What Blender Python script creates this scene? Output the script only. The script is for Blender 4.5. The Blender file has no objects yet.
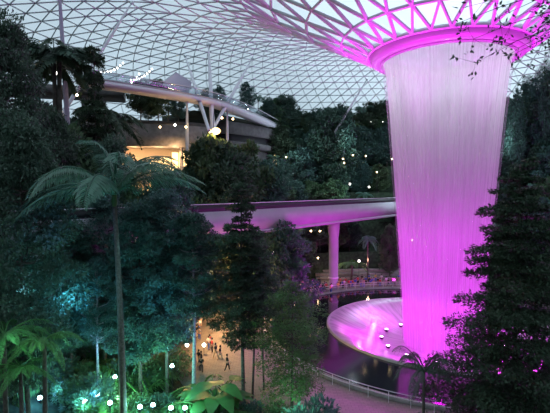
import bpy, math, random
import numpy as np
from mathutils import Vector, Matrix

SC = bpy.context.scene
COL = SC.collection
PI = math.pi
CAMZ = 19.5
F = 430.0
PITCH = math.atan(16.5 / F)
VX, VY = 23.5, 60.0          # axis of the waterfall
random.seed(7)


def pt(px, py, Y):
    """point at depth Y seen at photo pixel px, py"""
    dx = (px - 275) / F
    dz = (206.5 - py) / F
    c, s = math.cos(PITCH), math.sin(PITCH)
    fy = c + dz * s
    fz = -s + dz * c
    return Vector((dx / fy * Y, Y, CAMZ + fz / fy * Y))


# ------------------------------------------------------------------ materials
def mat(name, col, rough=.7, metal=0., spec=.3, noise=0., nscale=3., col2=None, bump=0., emis=None, estr=0., transl=0.,
        obvar=0., bscale=20.):
    m = bpy.data.materials.new(name)
    m.use_nodes = True
    nt = m.node_tree
    b = nt.nodes['Principled BSDF']
    out = nt.nodes['Material Output']
    b.inputs['Base Color'].default_value = (*col, 1)
    b.inputs['Roughness'].default_value = rough
    b.inputs['Metallic'].default_value = metal
    b.inputs['Specular IOR Level'].default_value = spec
    cs = None
    if noise > 0:
        tc = nt.nodes.new('ShaderNodeTexCoord')
        n = nt.nodes.new('ShaderNodeTexNoise')
        n.inputs['Scale'].default_value = nscale
        n.inputs['Detail'].default_value = 4
        nt.links.new(tc.outputs['Object'], n.inputs['Vector'])
        r = nt.nodes.new('ShaderNodeMapRange')
        r.inputs['From Min'].default_value = .35
        r.inputs['From Max'].default_value = .65
        nt.links.new(n.outputs['Fac'], r.inputs['Value'])
        mx = nt.nodes.new('ShaderNodeMix')
        mx.data_type = 'RGBA'
        c2 = col2 or tuple(c * (1 - noise) for c in col)
        mx.inputs['A'].default_value = (*col, 1)
        mx.inputs['B'].default_value = (*c2, 1)
        nt.links.new(r.outputs['Result'], mx.inputs['Factor'])
        cs = mx.outputs['Result']
    if obvar > 0:
        oi = nt.nodes.new('ShaderNodeObjectInfo')
        hs = nt.nodes.new('ShaderNodeHueSaturation')
        mr = nt.nodes.new('ShaderNodeMapRange')
        mr.inputs['To Min'].default_value = .5 - obvar * .12
        mr.inputs['To Max'].default_value = .5 + obvar * .12
        mv = nt.nodes.new('ShaderNodeMapRange')
        mv.inputs['To Min'].default_value = 1 - obvar
        mv.inputs['To Max'].default_value = 1 + obvar
        nt.links.new(oi.outputs['Random'], mr.inputs['Value'])
        nt.links.new(oi.outputs['Random'], mv.inputs['Value'])
        nt.links.new(mr.outputs['Result'], hs.inputs['Hue'])
        nt.links.new(mv.outputs['Result'], hs.inputs['Value'])
        if cs is None:
            hs.inputs['Color'].default_value = (*col, 1)
        else:
            nt.links.new(cs, hs.inputs['Color'])
        cs = hs.outputs['Color']
    if cs is not None:
        nt.links.new(cs, b.inputs['Base Color'])
    if bump > 0:
        n2 = nt.nodes.new('ShaderNodeTexNoise')
        n2.inputs['Scale'].default_value = bscale
        tc2 = nt.nodes.new('ShaderNodeTexCoord')
        nt.links.new(tc2.outputs['Object'], n2.inputs['Vector'])
        bp = nt.nodes.new('ShaderNodeBump')
        bp.inputs['Strength'].default_value = bump
        nt.links.new(n2.outputs['Fac'], bp.inputs['Height'])
        nt.links.new(bp.outputs['Normal'], b.inputs['Normal'])
    if emis:
        b.inputs['Emission Color'].default_value = (*emis, 1)
        b.inputs['Emission Strength'].default_value = estr
        m.cycles.emission_sampling = 'NONE'
    if transl > 0:
        tr = nt.nodes.new('ShaderNodeBsdfTranslucent')
        ms = nt.nodes.new('ShaderNodeMixShader')
        ms.inputs[0].default_value = transl
        if cs is not None:
            nt.links.new(cs, tr.inputs['Color'])
        else:
            tr.inputs['Color'].default_value = (*col, 1)
        nt.links.new(b.outputs[0], ms.inputs[1])
        nt.links.new(tr.outputs[0], ms.inputs[2])
        nt.links.new(ms.outputs[0], out.inputs['Surface'])
    return m


M = {}
M['leaf_dark'] = mat('leaf_dark', (.07, .12, .08), .55, spec=.35, noise=.4, nscale=.6, transl=.3, obvar=.3)
M['leaf_mid'] = mat('leaf_mid', (.1, .18, .09), .55, spec=.35, noise=.4, nscale=.6, transl=.3, obvar=.3)
M['leaf_blue'] = mat('leaf_blue', (.075, .16, .13), .5, spec=.4, noise=.4, nscale=.6, transl=.3, obvar=.3)
M['leaf_bright'] = mat('leaf_bright', (.09, .22, .07), .5, spec=.4, noise=.4, nscale=.8, transl=.35, obvar=.15)
M['leaf_palm'] = mat('leaf_palm', (.1, .21, .15), .4, spec=.5, noise=.3, nscale=.8, transl=.3, obvar=.2)
M['bark'] = mat('bark', (.12, .1, .09), .9, noise=.5, nscale=6, bump=.4)
M['bark_pale'] = mat('bark_pale', (.36, .34, .36), .85, noise=.45, nscale=5, bump=.3)
M['steel'] = mat('steel', (.6, .63, .66), .5, metal=0., spec=.5)
M['white_metal'] = mat('white_metal', (.62, .6, .66), .45, spec=.5)
M['ring_white'] = mat('ring_white', (.32, .3, .33), .35, spec=.5)
M['concrete'] = mat('concrete', (.3, .28, .28), .85, noise=.3, nscale=1.2)
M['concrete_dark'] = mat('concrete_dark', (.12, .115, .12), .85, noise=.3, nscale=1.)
M['fascia'] = mat('fascia', (.34, .33, .37), .6, noise=.08, nscale=.5)
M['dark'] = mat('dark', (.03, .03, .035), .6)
M['soil'] = mat('soil', (.035, .04, .028), .95, noise=.5, nscale=.5, bump=.5)
M['green_cover'] = mat('green_cover', (.03, .055, .03), .9, noise=.7, nscale=1.6, bump=.8, bscale=6)
M['ceiling_warm'] = mat('ceiling_warm', (.55, .45, .36), .7)
M['rock'] = mat('rock', (.12, .11, .11), .9, noise=.5, nscale=2, bump=.6)
M['lamp_warm'] = mat('lamp_warm', (1, .9, .7), emis=(1, .72, .36), estr=14)
M['lamp_flood'] = mat('lamp_flood', (1, .9, .7), emis=(1, .62, .2), estr=5)
M['lamp_white'] = mat('lamp_white', (1, 1, 1), emis=(.95, .92, .85), estr=7)
M['lamp_cyan'] = mat('lamp_cyan', (1, 1, 1), emis=(.55, 1, .95), estr=14)
M['lamp_pink'] = mat('lamp_pink', (1, .8, 1), emis=(1, .55, 1), estr=16)
M['window_warm'] = mat('window_warm', (1, .8, .5), emis=(1, .68, .3), estr=2.6)
M['fabric_lilac'] = mat('fabric_lilac', (.55, .48, .62), .8, transl=.4)
M['skin'] = mat('skin', (.45, .28, .2), .6)
M['hair'] = mat('hair', (.015, .012, .012), .5)


def paving_mat():
    m = mat('paving', (.2, .18, .16), .75, spec=.3)
    nt = m.node_tree
    b = nt.nodes['Principled BSDF']
    tc = nt.nodes.new('ShaderNodeTexCoord')
    br = nt.nodes.new('ShaderNodeTexBrick')
    br.inputs['Scale'].default_value = .8
    br.inputs['Color1'].default_value = (.24, .21, .19, 1)
    br.inputs['Color2'].default_value = (.19, .17, .16, 1)
    br.inputs['Mortar'].default_value = (.11, .1, .09, 1)
    br.inputs['Mortar Size'].default_value = .012
    nt.links.new(tc.outputs['Object'], br.inputs['Vector'])
    nt.links.new(br.outputs['Color'], b.inputs['Base Color'])
    return m


M['paving'] = paving_mat()


def glass_mat():
    m = bpy.data.materials.new('roof_glass')
    m.use_nodes = True
    nt = m.node_tree
    nt.nodes.clear()
    out = nt.nodes.new('ShaderNodeOutputMaterial')
    tr = nt.nodes.new('ShaderNodeBsdfTransparent')
    tr.inputs[0].default_value = (.89, .93, .95, 1)
    tl = nt.nodes.new('ShaderNodeBsdfTranslucent')
    tl.inputs[0].default_value = (.75, .82, .84, 1)
    gl = nt.nodes.new('ShaderNodeBsdfGlossy')
    gl.inputs['Roughness'].default_value = .12
    gl.inputs['Color'].default_value = (.6, .65, .7, 1)
    lw = nt.nodes.new('ShaderNodeLayerWeight')
    lw.inputs[0].default_value = .25
    m1 = nt.nodes.new('ShaderNodeMixShader')
    m1.inputs[0].default_value = .42
    m2 = nt.nodes.new('ShaderNodeMixShader')
    mr = nt.nodes.new('ShaderNodeMapRange')
    mr.inputs['To Min'].default_value = .03
    mr.inputs['To Max'].default_value = .45
    nt.links.new(lw.outputs['Facing'], mr.inputs['Value'])
    nt.links.new(tr.outputs[0], m1.inputs[1])
    nt.links.new(tl.outputs[0], m1.inputs[2])
    nt.links.new(mr.outputs['Result'], m2.inputs[0])
    nt.links.new(m1.outputs[0], m2.inputs[1])
    nt.links.new(gl.outputs[0], m2.inputs[2])
    nt.links.new(m2.outputs[0], out.inputs[0])
    return m


M['glass'] = glass_mat()


def clear_glass():
    m = bpy.data.materials.new('balustrade_glass')
    m.use_nodes = True
    nt = m.node_tree
    nt.nodes.clear()
    out = nt.nodes.new('ShaderNodeOutputMaterial')
    tr = nt.nodes.new('ShaderNodeBsdfTransparent')
    tr.inputs[0].default_value = (.8, .85, .88, 1)
    gl = nt.nodes.new('ShaderNodeBsdfGlossy')
    gl.inputs['Roughness'].default_value = .1
    gl.inputs['Color'].default_value = (.7, .7, .75, 1)
    m1 = nt.nodes.new('ShaderNodeMixShader')
    m1.inputs[0].default_value = .22
    nt.links.new(tr.outputs[0], m1.inputs[1])
    nt.links.new(gl.outputs[0], m1.inputs[2])
    nt.links.new(m1.outputs[0], out.inputs[0])
    return m


M['rail_glass'] = clear_glass()


def water_mat(name, lo, hi, seed):
    """falling sheet of droplets: vertical streaks of white drops with gaps"""
    m = bpy.data.materials.new(name)
    m.use_nodes = True
    nt = m.node_tree
    nt.nodes.clear()
    out = nt.nodes.new('ShaderNodeOutputMaterial')
    uv = nt.nodes.new('ShaderNodeUVMap')
    mp = nt.nodes.new('ShaderNodeMapping')
    mp.inputs['Scale'].default_value = (170, 1.6, 1)
    mp.inputs['Location'].default_value = (seed, seed * .7, 0)
    n = nt.nodes.new('ShaderNodeTexNoise')
    n.inputs['Scale'].default_value = 1.
    n.inputs['Detail'].default_value = 3
    nt.links.new(uv.outputs[0], mp.inputs[0])
    nt.links.new(mp.outputs[0], n.inputs['Vector'])
    mp2 = nt.nodes.new('ShaderNodeMapping')
    mp2.inputs['Scale'].default_value = (22, 5, 1)
    n2 = nt.nodes.new('ShaderNodeTexNoise')
    n2.inputs['Detail'].default_value = 4
    n2.inputs['Scale'].default_value = 1.
    nt.links.new(uv.outputs[0], mp2.inputs[0])
    nt.links.new(mp2.outputs[0], n2.inputs['Vector'])
    ad = nt.nodes.new('ShaderNodeMix')
    ad.data_type = 'FLOAT'
    ad.inputs['Factor'].default_value = .35
    nt.links.new(n.outputs['Fac'], ad.inputs['A'])
    nt.links.new(n2.outputs['Fac'], ad.inputs['B'])
    r = nt.nodes.new('ShaderNodeMapRange')
    r.inputs['From Min'].default_value = .38
    r.inputs['From Max'].default_value = .62
    r.inputs['To Min'].default_value = lo
    r.inputs['To Max'].default_value = hi
    nt.links.new(ad.outputs['Result'], r.inputs['Value'])
    tr = nt.nodes.new('ShaderNodeBsdfTransparent')
    df = nt.nodes.new('ShaderNodeBsdfDiffuse')
    df.inputs[0].default_value = (.44, .44, .47, 1)
    tl = nt.nodes.new('ShaderNodeBsdfTranslucent')
    tl.inputs[0].default_value = (.44, .44, .47, 1)
    a = nt.nodes.new('ShaderNodeMixShader')
    a.inputs[0].default_value = .5
    nt.links.new(df.outputs[0], a.inputs[1])
    nt.links.new(tl.outputs[0], a.inputs[2])
    b = nt.nodes.new('ShaderNodeMixShader')
    nt.links.new(r.outputs['Result'], b.inputs[0])
    nt.links.new(tr.outputs[0], b.inputs[1])
    nt.links.new(a.outputs[0], b.inputs[2])
    nt.links.new(b.outputs[0], out.inputs[0])
    return m


def basin_mat():
    m = mat('basin_water', (.62, .58, .64), .28, spec=.6)
    nt = m.node_tree
    b = nt.nodes['Principled BSDF']
    uv = nt.nodes.new('ShaderNodeUVMap')
    mp = nt.nodes.new('ShaderNodeMapping')
    mp.inputs['Scale'].default_value = (120, 2.5, 1)
    n = nt.nodes.new('ShaderNodeTexNoise')
    n.inputs['Scale'].default_value = 1
    n.inputs['Detail'].default_value = 4
    nt.links.new(uv.outputs[0], mp.inputs[0])
    nt.links.new(mp.outputs[0], n.inputs['Vector'])
    mx = nt.nodes.new('ShaderNodeMix')
    mx.data_type = 'RGBA'
    mx.inputs['A'].default_value = (.17, .16, .18, 1)
    mx.inputs['B'].default_value = (.33, .32, .35, 1)
    r = nt.nodes.new('ShaderNodeMapRange')
    r.inputs['From Min'].default_value = .35
    r.inputs['From Max'].default_value = .6
    nt.links.new(n.outputs['Fac'], r.inputs['Value'])
    nt.links.new(r.outputs['Result'], mx.inputs['Factor'])
    nt.links.new(mx.outputs['Result'], b.inputs['Base Color'])
    bp = nt.nodes.new('ShaderNodeBump')
    bp.inputs['Strength'].default_value = .3
    nt.links.new(n.outputs['Fac'], bp.inputs['Height'])
    nt.links.new(bp.outputs['Normal'], b.inputs['Normal'])
    return m


M['basin'] = basin_mat()
M['pool'] = mat('pool_water', (.012, .012, .02), .09, spec=.9, bump=.12, bscale=2.5)


# ------------------------------------------------------------------ mesh helpers
class MB:
    def __init__(s):
        s.V, s.Q, s.n, s.UV = [], [], 0, []

    def add(s, V, Q):
        V = np.asarray(V, float).reshape(-1, 3)
        Q = np.asarray(Q, int).reshape(-1, 4)
        s.V.append(V)
        s.Q.append(Q + s.n)
        s.n += len(V)

    def box(s, c, size, rz=0):
        x, y, z = [q / 2 for q in size]
        V = np.array([(a * x, b * y, d * z) for a in (-1, 1) for b in (-1, 1) for d in (-1, 1)])
        cz, sz = math.cos(rz), math.sin(rz)
        R = np.array([[cz, -sz, 0], [sz, cz, 0], [0, 0, 1]])
        s.add(V @ R.T + np.array(c), [(0, 1, 3, 2), (4, 6, 7, 5), (0, 4, 5, 1), (2, 3, 7, 6), (0, 2, 6, 4), (1, 5, 7, 3)])

    def tube(s, pts, rad, k=7, cap=True):
        P = np.asarray([tuple(p) for p in pts], float)
        n = len(P)
        if np.isscalar(rad):
            rad = [rad] * n
        T = np.gradient(P, axis=0)
        T /= np.linalg.norm(T, axis=1)[:, None] + 1e-9
        up = np.array([0, 0, 1.]) if abs(T[0, 2]) < .9 else np.array([1., 0, 0])
        V = []
        for i in range(n):
            a = np.cross(T[i], up)
            a /= np.linalg.norm(a) + 1e-9
            b = np.cross(T[i], a)
            for j in range(k):
                w = 2 * PI * j / k
                V.append(P[i] + (a * math.cos(w) + b * math.sin(w)) * rad[i])
        Q = []
        for i in range(n - 1):
            for j in range(k):
                j2 = (j + 1) % k
                Q.append((i * k + j, i * k + j2, (i + 1) * k + j2, (i + 1) * k + j))
        if cap and k % 2 == 0:
            for base in (0, (n - 1) * k):
                for j in range(1, k - 2, 2):
                    Q.append((base, base + j, base + j + 1, base + j + 2))
        s.add(V, Q)

    def lathe(s, prof, k=48, c=(0, 0, 0), a0=0, a1=2 * PI, uv=False):
        n = len(prof)
        full = abs(a1 - a0 - 2 * PI) < 1e-6
        V = [(c[0] + r * math.cos(a0 + (a1 - a0) * j / k), c[1] + r * math.sin(a0 + (a1 - a0) * j / k), c[2] + z)
             for (r, z) in prof for j in range(k + (0 if full else 1))]
        kk = k if full else k + 1
        Q = []
        for i in range(n - 1):
            for j in range(k):
                j2 = (j + 1) % kk if full else j + 1
                Q.append((i * kk + j, i * kk + j2, (i + 1) * kk + j2, (i + 1) * kk + j))
                if uv:
                    s.UV += [j / k, i / (n - 1), (j + 1) / k, i / (n - 1), (j + 1) / k, (i + 1) / (n - 1), j / k, (i + 1) / (n - 1)]
        s.add(V, Q)

    def strip(s, poly, back, z0, z1):
        """solid band following a plan polyline; back = offset vector or width to the left of travel"""
        P = np.array([(p[0], p[1]) for p in poly], float)
        T = np.gradient(P, axis=0)
        T /= np.linalg.norm(T, axis=1)[:, None]
        N = np.stack([-T[:, 1], T[:, 0]], 1)
        B = P + N * back
        n = len(P)
        z0 = np.broadcast_to(np.asarray(z0, float), (n,))
        z1 = np.broadcast_to(np.asarray(z1, float), (n,))
        V = np.concatenate([np.c_[P, z0], np.c_[P, z1], np.c_[B, z1], np.c_[B, z0]])
        Q = []
        for i in range(n - 1):
            for a in range(4):
                b = (a + 1) % 4
                Q.append((a * n + i, a * n + i + 1, b * n + i + 1, b * n + i))
        Q.append((0, n, 2 * n, 3 * n))
        Q.append((n - 1, 2 * n - 1, 3 * n - 1, 4 * n - 1))
        s.add(V, Q)

    def leaves(s, P, A, N, L, W):
        """rhombic leaves: base points, axes, up hints, lengths, widths (arrays)"""
        A = A / (np.linalg.norm(A, axis=1)[:, None] + 1e-9)
        S = np.cross(A, N)
        S /= np.linalg.norm(S, axis=1)[:, None] + 1e-9
        L = np.asarray(L)[:, None]
        W = np.asarray(W)[:, None]
        n = len(P)
        V = np.stack([P, P + A * L * .45 + S * W * .5, P + A * L, P + A * L * .45 - S * W * .5], 1).reshape(-1, 3)
        s.add(V, np.arange(4 * n).reshape(n, 4))

    def mesh(s, name, smooth=False):
        V = np.concatenate(s.V)
        Q = np.concatenate(s.Q)
        me = bpy.data.meshes.new(name)
        me.vertices.add(len(V))
        me.vertices.foreach_set('co', V.astype(np.float32).ravel())
        me.loops.add(len(Q) * 4)
        me.loops.foreach_set('vertex_index', Q.astype(np.int32).ravel())
        me.polygons.add(len(Q))
        me.polygons.foreach_set('loop_start', np.arange(0, len(Q) * 4, 4, dtype=np.int32))
        if s.UV:
            u = me.uv_layers.new(name='UVMap')
            u.data.foreach_set('uv', np.array(s.UV, np.float32))
        me.update(calc_edges=True)
        if smooth:
            me.polygons.foreach_set('use_smooth', np.ones(len(Q), bool))
        me.validate()
        return me

    def build(s, name, m, parent=None, smooth=False):
        me = s.mesh(name, smooth)
        me.materials.append(m)
        return link(name, me, parent)


def link(name, me, parent=None, loc=None):
    o = bpy.data.objects.new(name, me)
    COL.objects.link(o)
    if parent is not None:
        o.parent = parent
    if loc is not None:
        o.location = loc
    return o


def tag(o, label=None, cat=None, group=None, kind=None):
    if label:
        o['label'] = label
    if cat:
        o['category'] = cat
    if group:
        o['group'] = group
    if kind:
        o['kind'] = kind
    return o


def thing(name, label, cat, loc=(0, 0, 0), rz=0, group=None, kind=None):
    o = bpy.data.objects.new(name, None)
    COL.objects.link(o)
    o.location = loc
    o.rotation_euler = (0, 0, rz)
    o.empty_display_size = .3
    return tag(o, label, cat, group, kind)


def light(kind, loc, energy, color, target=None, size=.5, cone=60, blend=.5, name='lamp_light', parent=None):
    l = bpy.data.lights.new(name, kind)
    l.energy = energy
    l.color = color
    if kind == 'AREA':
        l.size = size
    else:
        l.shadow_soft_size = size
    if kind == 'SPOT':
        l.spot_size = math.radians(cone)
        l.spot_blend = blend
    o = bpy.data.objects.new(name, l)
    COL.objects.link(o)
    o.location = loc
    if target is not None:
        d = Vector(target) - Vector(loc)
        o.rotation_euler = d.to_track_quat('-Z', 'Y').to_euler()
    return o


def smooth01(t):
    t = max(0., min(1., t))
    return t * t * (3 - 2 * t)


# ------------------------------------------------------------------ terrain
TERR = [(38, 5.), (44, 11.5), (50, 18.5), (56, 25.5), (61, 31.)]


def H(x, y):
    dx, dy = x - VX, y - VY
    r = math.hypot(dx, dy)
    th = math.degrees(math.atan2(dy, dx))
    # stepped terraces beyond the waterfall
    if r < 24.2:
        return -4.
    far = 0.
    prev = 0.
    for (rr, z) in TERR:
        far += (z - prev) * smooth01((r - rr) / 1.2)
        prev = z
    wf = smooth01((th + 55) / 25) * smooth01((134 - th) / 16)
    # gentle slope on the side of the palms
    side = .42 * max(0, r - 44) * smooth01((y - 20) / 20)
    side = min(side, 10.)
    t2 = th if th > 0 else th + 360
    ws = smooth01((t2 - 112) / 20) * smooth01((260 - t2) / 30)
    return far * wf + side * ws


# ------------------------------------------------------------------ setting
def build_ground():
    xs = np.arange(-110, 116, 1.6)
    ys = np.arange(-30, 156, 1.6)
    V = []
    for y in ys:
        for x in xs:
            V.append((x, y, H(x, y) - .06 + (random.random() * .12 - .06 if H(x, y) > .3 else 0)))
    nx = len(xs)
    Q = [(j * nx + i, j * nx + i + 1, (j + 1) * nx + i + 1, (j + 1) * nx + i) for j in range(len(ys) - 1) for i in range(nx - 1)]
    b = MB()
    b.add(V, Q)
    tag(b.build('ground', M['green_cover'], smooth=True), kind='structure')
    # paved plaza round the pool
    b = MB()
    b.lathe([(24.2, .0), (24.2, .05), (37.2, .05), (37.2, -.1)], 120, (VX, VY, 0))
    tag(b.build('floor', M['paving']), kind='structure')
    # terrace planter walls
    for k, (rr, z) in enumerate(TERR):
        b = MB()
        pz = TERR[k - 1][1] if k else 0
        b.lathe([(rr + .2, pz - .3), (rr + .2, z + .35), (rr + .6, z + .35), (rr + .6, pz - .3)], 110, (VX, VY, 0),
                math.radians(-32), math.radians(118))
        tag(b.build('trim_%d' % (k + 1), M['green_cover']), kind='structure')
    # perimeter wall at the foot of the roof
    b = MB()
    k = 96
    V = []
    for z in (-1, 23.6):
        for j in range(k):
            a = 2 * PI * j / k
            R = rout(a)
            V.append((VX + R * math.cos(a), VY + R * math.sin(a), z))
    b.add(V, [(j, (j + 1) % k, k + (j + 1) % k, k + j) for j in range(k)])
    tag(b.build('wall_perimeter', M['concrete_dark']), kind='structure')


def rout(a):
    """plan radius of the roof edge as seen from the waterfall axis"""
    d = math.degrees(a) % 360
    keys = [(0, 82), (60, 84), (90, 86), (125, 94), (160, 108), (200, 108), (240, 100), (270, 96), (310, 88), (360, 82)]
    for (a0, r0), (a1, r1) in zip(keys, keys[1:]):
        if a0 <= d <= a1:
            return r0 + (r1 - r0) * smooth01((d - a0) / (a1 - a0))
    return 90


PROF = [(0, 18.9), (.035, 20.7), (.085, 22.9), (.136, 25.9), (.2, 28.8), (.3, 31.2), (.4, 32.2), (.5, 31.6), (.6, 29.6), (.7, 26.2), (.8, 21.5),
        (.88, 15.8), (.94, 10.5), (1, 4.)]
PU = np.array([p[0] for p in PROF])
PZ = np.array([p[1] for p in PROF])


def roofpt(u, a):
    R = rout(a)
    # gentle smoothing of the profile
    z = sum(np.interp(u + d, PU, PZ) for d in (-.02, 0, .02)) / 3 if u > .02 else np.interp(u, PU, PZ)
    if u >= 1:
        z = 4.
    r = 10.5 + u * (R - 10.5)
    return np.array([VX + r * math.cos(a), VY + r * math.sin(a), CAMZ + z])


def build_roof():
    # rings of nodes; their number doubles where cells would grow too wide
    us = []
    r, N, ringN = 10.5, 30, []
    while r < 94:
        us.append((r - 10.5) / (95 - 10.5))
        N = 30 if r < 24 else (60 if r < 42 else 120)
        ringN.append(N)
        r += 3.2 if r < 12 else (4.3 if r < 24 else (3.7 if r < 42 else 2.9))
    us.append(1.)
    ringN.append(120)
    nodes, start, nrm = [], [], []
    for i, (u, N) in enumerate(zip(us, ringN)):
        start.append(len(nodes))
        for j in range(N):
            a = 2 * PI * (j + (.5 if i % 2 else 0)) / N
            p = roofpt(u, a)
            q = roofpt(min(u + .01, 1) if u < .99 else u - .01, a)
            t = (q - p) * (1 if u < .99 else -1)
            n = np.cross(t, np.array([-math.sin(a), math.cos(a), 0]))
            n /= np.linalg.norm(n) + 1e-9
            if n[2] < 0:
                n = -n
            nodes.append(p)
            nrm.append(n)
    E, T = set(), []

    def e(a, b):
        E.add((min(a, b), max(a, b)))
    for i in range(len(us)):
        N = ringN[i]
        for j in range(N):
            e(start[i] + j, start[i] + (j + 1) % N)
        if i + 1 < len(us):
            M2 = ringN[i + 1]
            off = .5 if i % 2 else 0
            off2 = .5 if (i + 1) % 2 else 0
            # zip the two rings together by angle
            A = [(j + off) / N for j in range(N + 1)]
            B = [(j + off2) / M2 for j in range(M2 + 2)]
            jb = 0
            while jb < M2 and B[jb] < A[0] - .5 / M2 - 1e-9:
                jb += 1
            ja = 0
            jb0 = jb
            e(start[i], start[i + 1] + jb % M2)
            while ja < N or jb - jb0 < M2:
                an = (ja + 1 + off) / N if ja < N else 9
                bn = (jb + 1 + off2) / M2 if jb - jb0 < M2 else 9
                a0, b0 = start[i] + ja % N, start[i + 1] + jb % M2
                if an < bn:
                    a1 = start[i] + (ja + 1) % N
                    T.append((a0, a1, b0))
                    e(a1, b0)
                    ja += 1
                else:
                    b1 = start[i + 1] + (jb + 1) % M2
                    T.append((a0, b1, b0))
                    e(a0, b1)
                    jb += 1
    nodes = np.array(nodes)
    nrm = np.array(nrm)
    E = np.array(sorted(E))
    A, B = nodes[E[:, 0]], nodes[E[:, 1]]
    n = nrm[E[:, 0]] + nrm[E[:, 1]]
    n /= np.linalg.norm(n, axis=1)[:, None]
    d = B - A
    d /= np.linalg.norm(d, axis=1)[:, None] + 1e-9
    s = np.cross(d, n)
    s /= np.linalg.norm(s, axis=1)[:, None] + 1e-9
    rad = np.hypot(A[:, 0] - VX, A[:, 1] - VY)[:, None]
    thick = np.clip((34 - rad) / 12, 0, 1)
    w, h = .06 + .075 * thick, .2 + .2 * thick
    V = np.stack([A + s * w - n * h, A - s * w - n * h, A - s * w, A + s * w,
                  B + s * w - n * h, B - s * w - n * h, B - s * w, B + s * w], 1).reshape(-1, 3)
    base = (np.arange(len(E)) * 8)[:, None, None]
    Q = (np.array([(0, 1, 5, 4), (1, 2, 6, 5), (3, 0, 4, 7)])[None] + base).reshape(-1, 4)
    b = MB()
    b.add(V, Q)
    c = tag(b.build('ceiling', M['steel']), kind='structure')
    me = bpy.data.meshes.new('glazing')
    me.from_pydata((nodes + nrm * .02).tolist(), [], T)
    me.materials.append(M['glass'])
    me.update()
    o = link('glazing', me, c)


def prop_column(label, a, b, r0, r1, m):
    t = thing('roof_column', label, 'column', a)
    k = MB()
    a, b = Vector(a), Vector(b)
    d = b - a
    k.tube([(d * s) for s in (0, .25, .5, .75, 1)], [r0 * .8, r0 * 1.05, (r0 + r1) * .52, r1, r1 * .5], 10)
    k.build('shaft', m, t, True)
    k = MB()
    k.tube([d * .985, d * 1.0, d * 1.012], [r1 * .9, r1 * 1.6, r1 * .6], 10)
    k.build('head_joint', M['steel'], t, True)


def build_vortex():
    t = thing('oculus_ring', 'broad magenta-lit steel ring at the mouth of the roof funnel', 'ring', (VX, VY, CAMZ + 18.2))
    b = MB()
    b.lathe([(10.1, 1.05), (10.3, .5), (10.1, -.1), (9.7, -.4), (8.8, -.5), (8.5, -.3), (8.45, .5), (9, 1.1), (10.1, 1.05)], 96)
    b.build('ring_body', M['ring_white'], t, True)
    b = MB()
    b.lathe([(8.7, -.52), (8.4, -.7), (8.25, -.45), (8.3, 1.0), (8.45, 1.0)], 96)
    b.build('water_lip', M['ring_white'], t, True)
    b = MB()
    b.box((10.15, 0, .85), (.6, .3, .7))
    me = b.mesh('node_bracket')
    me.materials.append(M['steel'])
    for k in range(30):
        share_part(t, 'node_bracket', me).rotation_euler = (0, 0, 2 * PI * k / 30)
    # water
    w = thing('waterfall', 'tall round indoor waterfall dropping from the roof funnel, lit magenta', 'waterfall', (VX, VY, 0))
    top = CAMZ + 18.4
    prof = [(8.3, top - .3), (8.1, top - 1.2), (7.85, top - 3), (7.35, 30), (6.95, 25), (6.55, 20), (6.15, 15), (5.7, 9), (5.35, 4), (5.2, 1.), (5.05, -2.2)]
    zz = np.linspace(0, 1, 34)
    pu = np.linspace(0, 1, len(prof))
    pr = [(float(np.interp(z, pu, [p[0] for p in prof])), float(np.interp(z, pu, [p[1] for p in prof]))) for z in zz]
    for nm, sc, lo, hi, sd in (('outer_water_sheet', 1., .45, .82, 1.), ('inner_water_sheet', .94, .1, .4, 9.3), ('drifting_spray', 1.045, .0, .3, 4.1)):
        b = MB()
        b.lathe([(r * sc, z) for r, z in pr], 128, uv=True)
        b.build(nm, water_mat(nm, lo, hi, sd), w, True)
    # the catching bowl
    t = thing('waterfall_basin', 'wide round shallow bowl catching the waterfall, glowing pink', 'basin', (VX, VY, 0))
    b = MB()
    b.lathe([(15.75, .3), (15.2, .2), (14, -.3), (12.4, -.95), (10.6, -1.5), (9, -2.0), (7, -2.4), (4, -2.6), (.05, -2.7)], 128, uv=True)
    b.build('bowl', M['basin'], t, True)
    b = MB()
    b.lathe([(16.1, -.5), (16.1, .3), (16.0, .38), (15.8, .36), (15.7, .28)], 128)
    b.build('bowl_rim', M['ring_white'], t, True)
    # dark reflecting pool
    t = thing('reflecting_pool', 'dark ring of still water round the pink bowl', 'pool', (VX, VY, 0))
    b = MB()
    b.lathe([(16.0, .1), (24.0, .1)], 128)
    b.build('water_surface', M['pool'], t, True)
    b = MB()
    b.lathe([(23.9, -.1), (23.9, .3), (24.5, .3), (24.5, -.1)], 128)
    b.build('stone_kerb', M['concrete'], t)
    # railing of the pool
    t = thing('pool_railing', 'low metal railing on the curved kerb round the pool', 'railing', (VX, VY, 0))
    b = MB()
    for zz_ in (.75, 1.15):
        ring = [(25.1 * math.cos(a), 25.1 * math.sin(a), zz_) for a in np.linspace(0, 2 * PI, 161)]
        b.tube(ring, .035, 6)
    b.build('handrail', M['white_metal'], t)
    b = MB()
    b.tube([(25.1, 0, .04), (25.1, 0, 1.15)], .03, 6)
    me = b.mesh('railing_post')
    me.materials.append(M['white_metal'])
    for k in range(80):
        share_part(t, 'railing_post', me).rotation_euler = (0, 0, 2 * PI * k / 80)
    for k in range(14):
        a = 2 * PI * (k + .5) / 14
        lamp = tag_lamp = thing('underwater_spotlight', 'pink underwater spotlight in the bowl, %s' % side_phrase(k, 14), 'light',
                                (VX + 8.2 * math.cos(a), VY + 8.2 * math.sin(a), -2.0), a, 'spotlights in the bowl')
        lamp.scale = (1.6,) * 3
        share_part(lamp, 'lens', LENS['lamp_pink'])
        share_part(lamp, 'housing', HOUSING)


def side_phrase(k, n):
    names = ['%s round from the pool side facing the fir' % o for o in ORD[:n]]
    return names[k]


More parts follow.
